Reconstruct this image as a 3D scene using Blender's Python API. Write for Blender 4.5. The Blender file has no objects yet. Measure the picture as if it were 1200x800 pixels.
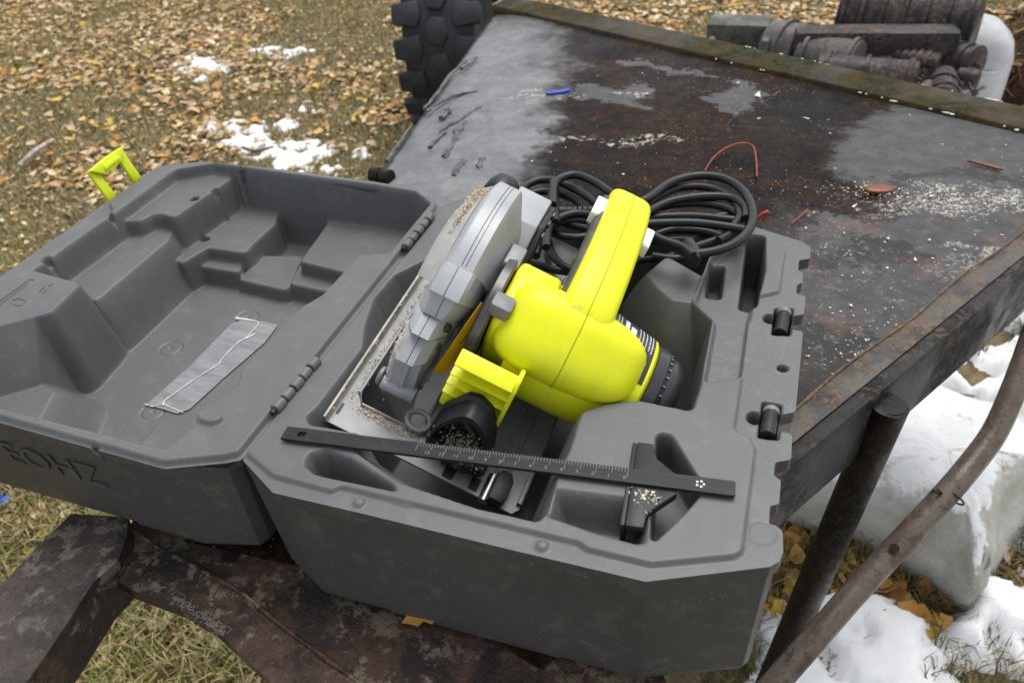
import bpy, bmesh, math, random
import numpy as np
from mathutils import Vector, Matrix
random.seed(7)
rng = np.random.default_rng(7)
SC = bpy.context.scene
COL = SC.collection

# ------------------------------------------------------------------ camera
CAM = np.array([0.32217, -0.26365, 0.38267])
ROT = np.array([[0.94422, 0.14639, -0.29498],      # rows: world x, y, z in (right, down, forward)
                [0.32105, -0.60852, 0.72569],
                [-0.07327, -0.77992, -0.62158]])
FPX = 929.0
cam_d = bpy.data.cameras.new('camera')
cam_d.sensor_fit = 'HORIZONTAL'; cam_d.sensor_width = 36.0
cam_d.lens = FPX / 1200 * 36
cam_d.dof.use_dof = True; cam_d.dof.focus_distance = 0.62; cam_d.dof.aperture_fstop = 11
cam_d.clip_start = 0.02; cam_d.clip_end = 500
cam_o = bpy.data.objects.new('camera', cam_d); COL.objects.link(cam_o)
m = Matrix.Identity(4)
for i in range(3):
    m[i][0] = ROT[i, 0]; m[i][1] = -ROT[i, 1]; m[i][2] = -ROT[i, 2]; m[i][3] = CAM[i]
cam_o.matrix_world = m
SC.camera = cam_o

# ------------------------------------------------------------------ light: bright overcast
SUN_EL, SUN_AZ = math.radians(70), math.radians(15)      # azimuth from +y towards +x
world = bpy.data.worlds.new('World'); SC.world = world
world.use_nodes = True
wn = world.node_tree.nodes; wl = world.node_tree.links
wn.clear()
wo = wn.new('ShaderNodeOutputWorld'); bg = wn.new('ShaderNodeBackground')
sky = wn.new('ShaderNodeTexSky'); sky.sky_type = 'NISHITA'; sky.sun_disc = False
sky.sun_elevation = SUN_EL; sky.sun_rotation = SUN_AZ
sky.air_density = 1.0; sky.dust_density = 1.0; sky.ozone_density = 1.0
hs = wn.new('ShaderNodeHueSaturation'); hs.inputs['Saturation'].default_value = 0.25
wl.new(sky.outputs[0], hs.inputs['Color']); wl.new(hs.outputs[0], bg.inputs[0])
bg.inputs[1].default_value = 0.10
wl.new(bg.outputs[0], wo.inputs[0])
sun_d = bpy.data.lights.new('sun', 'SUN'); sun_d.energy = 1.5; sun_d.angle = math.radians(40)
sun_d.color = (1.0, 0.965, 0.91)
sun_o = bpy.data.objects.new('sun', sun_d); COL.objects.link(sun_o)
sd_dir = Vector((math.sin(SUN_AZ) * math.cos(SUN_EL), math.cos(SUN_AZ) * math.cos(SUN_EL), math.sin(SUN_EL)))
sun_o.rotation_euler = sd_dir.to_track_quat('Z', 'Y').to_euler()
sun_o.location = sd_dir * 20
SC.view_settings.view_transform = 'Standard'
try: SC.view_settings.look = 'None'
except Exception: pass
SC.view_settings.gamma = 1.0
SC.view_settings.exposure = 1.13

# ------------------------------------------------------------------ helpers: geometry
TABLE_Z, GROUND_Z = -0.1245, -0.86

def at(px, py, z=0.0):
    """where the sight line through photo pixel (px, py) meets the level z"""
    r = ROT @ np.array([(px - 600) / FPX, (py - 400) / FPX, 1.0])
    p = CAM + r * (z - CAM[2]) / r[2]
    return (float(p[0]), float(p[1]), z)

def at2(pts, z=0.0): return [at(x, y, z)[:2] for x, y in pts]

LID_T = math.radians(1.85)
LU = np.array([-math.cos(LID_T), 0, math.sin(LID_T)])     # away from the hinge
LN = np.array([math.sin(LID_T), 0, math.cos(LID_T)])
def lid(pts, z=0.0):
    """photo pixels to lid plan coordinates (x is negative away from the hinge)"""
    out = []
    for x, y in pts:
        r = ROT @ np.array([(x - 600) / FPX, (y - 400) / FPX, 1.0])
        t = (z - CAM @ LN) / (r @ LN); p = CAM + r * t
        out.append((-float(p @ LU), float(p[1])))
    return out
LIDM = Matrix(((-LU[0], 0, LN[0], 0), (0, 1, 0, 0), (-LU[2], 0, LN[2], 0), (0, 0, 0, 1)))

Q0 = np.array([.03, .076, -.012]); _q1 = np.array([.043, .36, .022])
SV = (_q1 - Q0) / np.linalg.norm(_q1 - Q0)
_t = math.radians(24); SU = np.array([math.cos(_t), 0, -math.sin(_t)])
SU = SU - SV * (SU @ SV); SU /= np.linalg.norm(SU); SW = np.cross(SU, SV)
SF = np.stack([SU, SV, SW])
def saw(px, py, axis, val):
    """photo pixel to saw coordinates (u across, v back, w up) on the plane axis = val"""
    r = ROT @ np.array([(px - 600) / FPX, (py - 400) / FPX, 1.0])
    o = SF @ (CAM - Q0); d = SF @ r
    p = o + d * (val - o[axis]) / d[axis]
    return tuple(float(a) for a in p)

def val_noise(x, y, seed=0):
    xi = np.floor(x).astype(np.int64); yi = np.floor(y).astype(np.int64)
    xf = x - xi; yf = y - yi
    def h(a, b):
        n = (a * 374761393 + b * 668265263 + seed * 982451653) & 0x7fffffff
        n = ((n ^ (n >> 13)) * 1274126177) & 0x7fffffff
        return ((n ^ (n >> 16)) & 0xffff) / 65535.0
    sx = xf * xf * (3 - 2 * xf); sy = yf * yf * (3 - 2 * yf)
    a = h(xi, yi) * (1 - sx) + h(xi + 1, yi) * sx
    b = h(xi, yi + 1) * (1 - sx) + h(xi + 1, yi + 1) * sx
    return a * (1 - sy) + b * sy
def fbm(x, y, oct=4, seed=0):
    s = 0; amp = .5; f = 1.0
    for k in range(oct):
        s = s + amp * val_noise(x * f, y * f, seed + k * 17); amp *= .5; f *= 2.03
    return s

def sd_poly(X, Y, poly):
    P = np.array(poly, float); n = len(P)
    d = np.full(X.shape, 1e9); s = np.ones(X.shape)
    for i in range(n):
        a = P[i]; b = P[i - 1]
        ex, ey = b - a; wx = X - a[0]; wy = Y - a[1]
        t = np.clip((wx * ex + wy * ey) / (ex * ex + ey * ey + 1e-18), 0, 1)
        dx = wx - ex * t; dy = wy - ey * t
        d = np.minimum(d, dx * dx + dy * dy)
        c1 = Y >= a[1]; c2 = Y < b[1]; c3 = ex * wy > ey * wx
        fl = (c1 & c2 & c3) | (~c1 & ~c2 & ~c3)
        s = np.where(fl, -s, s)
    return s * np.sqrt(d)

class MB:
    """collects verts and faces; build() links them as one mesh object"""
    def __init__(self): self.v = []; self.f = []
    def add(self, vs, fs):
        o = len(self.v); self.v += [tuple(map(float, p)) for p in vs]
        self.f += [tuple(i + o for i in f) for f in fs]; return self
    def box(self, c, size, mat=None):
        sx, sy, sz = [s / 2 for s in size]
        vs = [Vector((x * sx, y * sy, z * sz)) for z in (-1, 1) for y in (-1, 1) for x in (-1, 1)]
        if mat is not None: vs = [mat @ v for v in vs]
        vs = [v + Vector(c) for v in vs]
        return self.add(vs, [(0, 2, 3, 1), (4, 5, 7, 6), (0, 1, 5, 4), (2, 6, 7, 3), (0, 4, 6, 2), (1, 3, 7, 5)])
    def loft(self, rings, closed=True, cap=(True, True)):
        n = len(rings[0]); vs = [p for r in rings for p in r]; fs = []
        for i in range(len(rings) - 1):
            for j in range(n if closed else n - 1):
                k = (j + 1) % n
                fs.append((i * n + j, i * n + k, (i + 1) * n + k, (i + 1) * n + j))
        if cap[0]: fs.append(tuple(range(n))[::-1])
        if cap[1]: fs.append(tuple((len(rings) - 1) * n + j for j in range(n)))
        return self.add(vs, fs)
    def prism(self, poly, z0, z1, fr=None):
        """poly (a, b) extruded along the third axis; fr maps (a, b, c) to xyz"""
        fr = fr or (lambda a, b, c: (a, b, c))
        return self.loft([[fr(a, b, z0) for a, b in poly], [fr(a, b, z1) for a, b in poly]])
    def tube(self, pts, r, seg=8, closed=False, cap=True, flat=1.0):
        P = [Vector(p) for p in pts]; n = len(P); rings = []
        rr = r if hasattr(r, '__len__') else [r] * n
        t0 = (P[1] - P[0]).normalized()
        nrm = t0.cross(Vector((0, 0, 1)))
        if nrm.length < 1e-3: nrm = t0.cross(Vector((1, 0, 0)))
        nrm.normalize()
        for i in range(n):
            t = (P[min(i + 1, n - 1)] - P[max(i - 1, 0)]) if not closed else (P[(i + 1) % n] - P[i - 1])
            t.normalize(); nrm = (nrm - t * nrm.dot(t)); nrm.normalize(); b = t.cross(nrm)
            rings.append([P[i] + (nrm * math.cos(a) + b * math.sin(a) * flat) * rr[i] for a in [2 * math.pi * k / seg for k in range(seg)]])
        if closed: rings.append(rings[0]); return self.loft(rings, cap=(False, False))
        return self.loft(rings, cap=(cap, cap))
    def lathe(self, prof, p, axis, seg=24, up=None):
        """prof: (distance along axis, radius)"""
        a = Vector(axis).normalized(); n = a.orthogonal().normalized() if up is None else (Vector(up) - a * a.dot(Vector(up))).normalized()
        b = a.cross(n); p = Vector(p)
        rings = [[p + a * d + (n * math.cos(t) + b * math.sin(t)) * max(r, 1e-5) for t in [2 * math.pi * k / seg for k in range(seg)]] for d, r in prof]
        return self.loft(rings)
    def cyl(self, p0, p1, r, seg=16, r1=None):
        p0 = Vector(p0); p1 = Vector(p1); d = p1 - p0
        return self.lathe([(0, r), (d.length, r if r1 is None else r1)], p0, d, seg)
    def sell(self, c, rad, e1=.6, e2=.6, fr=None, nu=28, nv=18):
        """super-ellipsoid"""
        fr = fr or (lambda a, b, c_: (a, b, c_))
        def sp(x, e): return math.copysign(abs(x) ** e, x)
        rings = []
        for i in range(nv + 1):
            ph = -math.pi / 2 + math.pi * i / nv
            ph = max(min(ph, math.pi / 2 - .02), -math.pi / 2 + .02)
            rings.append([fr(c[0] + rad[0] * sp(math.cos(ph), e1) * sp(math.cos(t), e2),
                             c[1] + rad[1] * sp(math.cos(ph), e1) * sp(math.sin(t), e2),
                             c[2] + rad[2] * sp(math.sin(ph), e1)) for t in [2 * math.pi * k / nu for k in range(nu)]])
        return self.loft(rings)
    def build(self, name, mat, parent=None, bevel=0, seg=2, smooth=40, keep=True, fix=True):
        me = bpy.data.meshes.new(name)
        bm = bmesh.new()
        vs = [bm.verts.new(p) for p in self.v]
        for f in self.f:
            try: bm.faces.new([vs[i] for i in f])
            except ValueError: pass
        if fix: bmesh.ops.recalc_face_normals(bm, faces=bm.faces)
        if bevel:
            ed = [e for e in bm.edges if len(e.link_faces) == 2 and e.calc_face_angle(0) > math.radians(28)]
            bmesh.ops.bevel(bm, geom=ed, offset=bevel, segments=seg, affect='EDGES', profile=.5, clamp_overlap=True)
        sharp(bm, smooth)
        bm.to_mesh(me); bm.free()
        return link(name, me, mat, parent)

def sharp(bm, deg):
    a = math.radians(deg)
    for f in bm.faces: f.smooth = True
    for e in bm.edges:
        if len(e.link_faces) == 2 and e.calc_face_angle(0) > a: e.smooth = False

def link(name, me, mat, parent=None):
    o = bpy.data.objects.new(name, me); COL.objects.link(o)
    if mat is not None: me.materials.append(mat)
    if parent is not None: o.parent = parent
    return o

def fast_mesh(name, V, F, mat, parent=None, smooth=True, attr=None):
    """V (n,3) array, F (m,k) array"""
    V = np.asarray(V, np.float32); F = np.asarray(F, np.int32)
    me = bpy.data.meshes.new(name); k = F.shape[1]
    me.vertices.add(len(V)); me.vertices.foreach_set('co', V.ravel())
    me.loops.add(F.size); me.loops.foreach_set('vertex_index', F.ravel())
    me.polygons.add(len(F)); me.polygons.foreach_set('loop_start', np.arange(0, F.size, k, dtype=np.int32))
    try: me.polygons.foreach_set('loop_total', np.full(len(F), k, np.int32))
    except Exception: pass
    me.update(calc_edges=True)
    me.polygons.foreach_set('use_smooth', np.full(len(F), smooth))
    if attr is not None:
        a = me.attributes.new('tint', 'FLOAT_COLOR', 'POINT')
        c = np.ones((len(V), 4), np.float32); c[:, :3] = attr; a.data.foreach_set('color', c.ravel())
    me.validate()
    return link(name, me, mat, parent)

def thing(name, label, cat, loc=(0, 0, 0), group=None, matrix=None):
    o = bpy.data.objects.new(name, None); COL.objects.link(o); o.empty_display_size = .05
    if matrix is not None: o.matrix_world = matrix
    else: o.location = loc
    return tag(o, label, cat, group)
def tag(o, label=None, cat=None, group=None, kind=None):
    if label: o['label'] = label
    if cat: o['category'] = cat
    if group: o['group'] = group
    if kind: o['kind'] = kind
    return o
def smooth_path(pts, n=6, closed=False):
    """Catmull-Rom through points"""
    P = [np.array(p, float) for p in pts]; out = []; m_ = len(P)
    rngi = range(m_ if closed else m_ - 1)
    for i in rngi:
        p0 = P[i - 1] if (closed or i > 0) else P[0]; p1 = P[i]; p2 = P[(i + 1) % m_]
        p3 = P[(i + 2) % m_] if (closed or i + 2 < m_) else P[-1]
        for k in range(n):
            t = k / n
            out.append(.5 * ((2 * p1) + (-p0 + p2) * t + (2 * p0 - 5 * p1 + 4 * p2 - p3) * t * t + (-p0 + 3 * p1 - 3 * p2 + p3) * t ** 3))
    if not closed: out.append(P[-1])
    return [tuple(p) for p in out]

# ------------------------------------------------------------------ helpers: materials
class NT:
    def __init__(self, name):
        self.m = bpy.data.materials.new(name); self.m.use_nodes = True
        self.t = self.m.node_tree; self.n = self.t.nodes; self.l = self.t.links
        self.b = self.n['Principled BSDF']
        self.co = self.n.new('ShaderNodeTexCoord').outputs['Object']
    def node(self, typ, **kw):
        nd = self.n.new(typ)
        for k, v in kw.items(): setattr(nd, k, v)
        return nd
    def put(self, sock, v):
        if isinstance(v, bpy.types.NodeSocket): self.l.new(v, sock)
        elif isinstance(v, (tuple, list)): sock.default_value = tuple(v) + ((1.0,) if len(v) == 3 and sock.type == 'RGBA' else ())
        else: sock.default_value = v
    def noise(self, scale, detail=4, rough=.55, co=None, dist=0, color=False):
        nd = self.node('ShaderNodeTexNoise'); nd.inputs['Scale'].default_value = scale
        nd.inputs['Detail'].default_value = detail; nd.inputs['Roughness'].default_value = rough; nd.inputs['Distortion'].default_value = dist
        self.l.new(co or self.co, nd.inputs['Vector'])
        return nd.outputs['Color' if color else 'Fac']
    def voro(self, scale, co=None, feat='F1'):
        nd = self.node('ShaderNodeTexVoronoi'); nd.feature = feat; nd.inputs['Scale'].default_value = scale
        self.l.new(co or self.co, nd.inputs['Vector']); return nd.outputs['Distance']
    def ramp(self, fac, lo, hi, a=0., b=1.):
        nd = self.node('ShaderNodeMapRange'); nd.interpolation_type = 'SMOOTHSTEP'
        self.put(nd.inputs[0], fac)
        for i, v in zip((1, 2, 3, 4), (lo, hi, a, b)): self.put(nd.inputs[i], v)
        return nd.outputs[0]
    def math(self, op, a, b=0.):
        nd = self.node('ShaderNodeMath', operation=op); self.put(nd.inputs[0], a); self.put(nd.inputs[1], b); return nd.outputs[0]
    def vmath(self, op, a, b):
        nd = self.node('ShaderNodeVectorMath', operation=op); self.put(nd.inputs[0], a); self.put(nd.inputs[1], b)
        return nd.outputs['Value' if op in ('LENGTH', 'DISTANCE', 'DOT_PRODUCT') else 'Vector']
    def mix(self, fac, a, b):
        nd = self.node('ShaderNodeMix', data_type='RGBA'); self.put(nd.inputs[0], fac); self.put(nd.inputs[6], a); self.put(nd.inputs[7], b); return nd.outputs[2]
    def fmix(self, fac, a, b):
        nd = self.node('ShaderNodeMix', data_type='FLOAT'); self.put(nd.inputs[0], fac); self.put(nd.inputs[2], a); self.put(nd.inputs[3], b); return nd.outputs[0]
    def bump(self, h, strength=.3, dist=.001):
        nd = self.node('ShaderNodeBump'); nd.inputs['Strength'].default_value = strength; nd.inputs['Distance'].default_value = dist
        self.put(nd.inputs['Height'], h); self.l.new(nd.outputs[0], self.b.inputs['Normal'])
    def set(self, **kw):
        for k, v in kw.items(): self.put(self.b.inputs[k.replace('_', ' ')], v)
        return self

def simple(name, col, rough=.5, metal=0., col2=None, scale=40, bump=0., bscale=400, bdist=.0005, dust=0., dustcol=(.45, .43, .4), spec=.32, stretch=None, wear=None):
    t = NT(name)
    co = t.co
    c = col
    if stretch:
        mp = t.node('ShaderNodeMapping'); mp.inputs['Scale'].default_value = stretch; t.l.new(t.co, mp.inputs[0]); co = mp.outputs[0]
    if col2 is not None: c = t.mix(t.ramp(t.noise(scale, 5, .6, co), .35, .68), col, col2)
    if wear is not None: c = t.mix(t.ramp(t.noise(scale * 2.3, 8, .7, co), .58, .7), c, wear)
    if dust:
        d1 = t.ramp(t.noise(900, 2, .5), .66, .74); d2 = t.ramp(t.noise(25, 3), .45, .75)
        c = t.mix(t.math('MULTIPLY', t.math('MULTIPLY', d1, d2), dust), c, dustcol)
    r = t.fmix(t.noise(scale * 1.7, 4), max(rough - .1, 0.03), min(rough + .12, 1))
    t.set(Base_Color=c, Roughness=r, Metallic=metal)
    t.b.inputs['Specular IOR Level'].default_value = spec
    if bump: t.bump(t.noise(bscale, 4, .6, co), bump, bdist)
    return t.m

def case_plastic(name, grain):
    t = NT(name)
    n1 = t.noise(9, 4); n2 = t.noise(60, 4)
    c = t.mix(t.ramp(n1, .3, .7), (.060, .058, .057), (.074, .071, .069)) if grain else t.mix(t.ramp(n1, .3, .7), (.090, .093, .095), (.107, .110, .110))  # grained walls: shade and brown bounce light put into the base colour
    c = t.mix(t.math('MULTIPLY', t.ramp(n2, .5, .8), .35), c, (.17, .168, .16))
    mp = t.node('ShaderNodeMapping'); mp.inputs['Scale'].default_value = (60, 420, 60); mp.inputs['Rotation'].default_value = (0, 0, .6); t.l.new(t.co, mp.inputs[0])
    scr = t.ramp(t.noise(1, 3, .6, mp.outputs[0]), .7, .78)
    c = t.mix(t.math('MULTIPLY', scr, .3), c, (.22, .22, .21))
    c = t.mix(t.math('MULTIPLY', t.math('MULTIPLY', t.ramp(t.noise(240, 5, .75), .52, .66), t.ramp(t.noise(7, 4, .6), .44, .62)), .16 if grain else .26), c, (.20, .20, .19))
    sp = t.math('MULTIPLY', t.ramp(t.noise(750, 2, .5), .68, .75), t.ramp(t.noise(16, 3), .46, .7))
    c = t.mix(t.math('MULTIPLY', sp, .7), c, (.45, .42, .36))
    t.set(Base_Color=c, Roughness=t.fmix(t.noise(35, 4), .36, .56))
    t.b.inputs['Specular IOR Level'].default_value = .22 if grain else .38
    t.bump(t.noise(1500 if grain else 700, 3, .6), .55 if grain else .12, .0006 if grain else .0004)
    return t.m

M = {}
M['case'] = case_plastic('case_plastic', False)
M['case_grain_shaded'] = case_plastic('case_plastic_grained_shaded', True)
M['yellow'] = simple('yellow_plastic', (.735, .76, .011), .42, col2=(.66, .68, .013), scale=22, bump=.12, bscale=1400, dust=.5, dustcol=(.42, .40, .2), wear=(.60, .58, .06))
M['black'] = simple('black_plastic', (.012, .0125, .014), .42, col2=(.02, .02, .021), scale=50, bump=.2, bscale=1300, dust=.5)
M['dark_brown'] = simple('dull_dark_brown', (.06, .055, .045), .6, col2=(.1, .09, .07), scale=60, bump=.3, bscale=1500, dust=.3)
M['cord'] = simple('cord_rubber', (.011, .0115, .013), .38, col2=(.018, .0185, .02), scale=60, bump=.15, bscale=900, dust=.25)
M['cast'] = simple('cast_aluminium_paint', (.33, .345, .36), .40, .15, col2=(.38, .39, .40), scale=30, bump=.18, bscale=1200, dust=.5, dustcol=(.6, .52, .38))
M['plate'] = simple('steel_plate', (.25, .255, .26), .48, .2, col2=(.18, .185, .185), scale=26, bump=.15, bscale=700, dust=.5, dustcol=(.6, .55, .4), wear=(.2, .19, .17))
M['dark_metal'] = simple('dark_metal', (.07, .072, .075), .38, .6, col2=(.12, .12, .12), scale=60, bump=.15, bscale=900, dust=.4)
M['bright_metal'] = simple('bright_metal', (.42, .42, .42), .3, 1., bump=.05)
M['white'] = simple('white_plastic', (.78, .79, .8), .45, col2=(.7, .7, .7), scale=50)
M['grey_button'] = simple('grey_button', (.16, .165, .175), .4, col2=(.2, .2, .21), scale=50, bump=.1)
M['warn'] = simple('warning_sticker', (.78, .45, .01), .45, col2=(.7, .38, .01), scale=80, dust=.4)
M['lime'] = simple('lime_plastic', (.62, .72, .01), .4, col2=(.55, .64, .01), scale=60, bump=.1, bscale=900)
M['label'] = simple('label_dark', (.03, .034, .045), .35, col2=(.04, .045, .055), scale=80)
M['print'] = simple('white_print', (.6, .62, .64), .5)
M['clear'] = simple('dusty_clear_plastic', (.31, .315, .31), .3, 0., col2=(.38, .375, .35), scale=60, bump=.1, dust=.8, dustcol=(.75, .62, .36))
M['dust'] = simple('sawdust', (.55, .42, .24), .9, col2=(.68, .58, .40), scale=900)
M['ruler'] = simple('black_steel_ruler', (.014, .0145, .016), .4, 0., col2=(.024, .024, .026), scale=60, bump=.1, bscale=500, dust=.5, spec=.22, stretch=(1, 6, 1))
M['mark'] = simple('scale_print', (.20, .20, .195), .6)
M['lip_dust'] = simple('dusty_edge', (.30, .29, .27), .7, .2, col2=(.46, .42, .34), scale=60, dust=.6, bump=.4, bscale=900)

def rust_mat(name, a, b, c3, rough=.6, scale=18, bump=.5, spec=.16):
    t = NT(name)
    n1 = t.noise(scale, 9, .68, dist=.6); n2 = t.noise(scale * 4.3, 8, .72, dist=.3); n3 = t.noise(scale * .45, 6, .62, dist=.4); n4 = t.noise(scale * 14, 5, .7)
    c = t.mix(t.ramp(n1, .43, .55), a, b)
    c = t.mix(t.math('MULTIPLY', t.ramp(n2, .50, .57), t.ramp(n3, .47, .54)), c, c3)
    dk = tuple(k * .35 for k in a)
    c = t.mix(t.math('MULTIPLY', t.ramp(n4, .52, .64), .55), c, dk)
    c = t.mix(t.math('MULTIPLY', t.ramp(t.noise(scale * 9, 4, .7), .60, .70), .35), c, tuple(min(k * 1.7, 1) for k in c3))
    t.set(Base_Color=c, Roughness=t.fmix(t.ramp(n3, .38, .62), max(rough - .28, .12), min(rough + .22, 1)))
    t.b.inputs['Specular IOR Level'].default_value = spec
    h = t.math('ADD', t.math('ADD', n2, t.math('MULTIPLY', n4, .35)), t.math('MULTIPLY', n1, 1.4))
    t.bump(h, bump, .003)
    return t.m
M['seam'] = simple('moulding_seam', (.28, .29, .01), .6)
M['dome'] = simple('end_cap_dome', (.035, .036, .04), .28, col2=(.045, .046, .05), scale=30, bump=.05)
M['rust_beam'] = rust_mat('weathered_beam_steel', (.020, .016, .014), (.048, .034, .027), (.135, .118, .10), .42, 13, 1.1, .4)
M['rust_plate'] = rust_mat('rusty_plate', (.024, .016, .013), (.070, .040, .027), (.17, .135, .095), .45, 14, 1.2, .35)
M['leg'] = rust_mat('black_rusty_pipe', (.007, .0065, .0065), (.015, .0105, .009), (.034, .022, .016), .45, 30, .35)
M['lip'] = rust_mat('black_angle_iron', (.012, .0115, .0115), (.024, .021, .020), (.07, .055, .045), .5, 22, .4)
M['pipe'] = rust_mat('brown_pipe', (.095, .070, .054), (.120, .098, .080), (.060, .042, .032), .42, 20, .25, .35)
M['moss'] = rust_mat('mossy_rail', (.020, .017, .009), (.048, .034, .012), (.045, .05, .016), .7, 20, .8)
M['engine'] = rust_mat('oily_engine', (.02, .02, .024), (.05, .04, .036), (.12, .08, .06), .4, 22, .4)
M['engine_grey'] = rust_mat('engine_grey', (.085, .08, .08), (.13, .12, .115), (.08, .055, .042), .45, 22, .3)
M['engine_green'] = rust_mat('engine_green', (.07, .08, .06), (.1, .11, .085), (.05, .05, .04), .5, 22, .3)
M['engine_rust'] = rust_mat('engine_rust', (.035, .02, .016), (.08, .038, .026), (.13, .075, .05), .6, 22, .5)
M['tyre'] = simple('tyre_rubber', (.018, .02, .024), .62, col2=(.035, .037, .042), scale=14, bump=.4, bscale=120, bdist=.003)
M['blue'] = simple('blue_plastic', (.02, .08, .55), .4)
M['red_wire'] = simple('red_wire', (.34, .062, .032), .5, col2=(.26, .045, .03), scale=80)
M['copper'] = simple('copper_disc', (.22, .07, .035), .45, .4, col2=(.12, .05, .03), scale=300, bump=.3)
M['bark'] = simple('birch_bark', (.50, .47, .42), .8, col2=(.2, .18, .15), scale=60, bump=.4, stretch=(1, 1, 1))
M['chip'] = simple('wood_chip', (.62, .55, .43), .85, col2=(.75, .72, .66), scale=300)
M['wire'] = simple('thin_wire', (.03, .025, .022), .5, .5)

# ------------------------------------------------------------------ moulded trays of the case
def fillet(poly, r):
    """round every corner of a plan outline"""
    P = [np.array(p, float)[:2] for p in poly]; out = []; n = len(P)
    for i in range(n):
        a, b, c = P[i - 1], P[i], P[(i + 1) % n]
        u = a - b; v = c - b; lu = np.linalg.norm(u); lv = np.linalg.norm(v)
        if lu < 1e-7 or lv < 1e-7: continue
        u /= lu; v /= lv; k = math.acos(max(-1, min(1, float(u @ v))))
        d = min(r / max(math.tan(k / 2), 1e-3), .45 * lu, .45 * lv)
        if math.pi - k < .15: out.append(tuple(b)); continue
        for q in (0, .25, .5, .75, 1): out.append(tuple((1 - q) ** 2 * (b + u * d) + 2 * q * (1 - q) * b + q * q * (b + v * d)))
    return out

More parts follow.
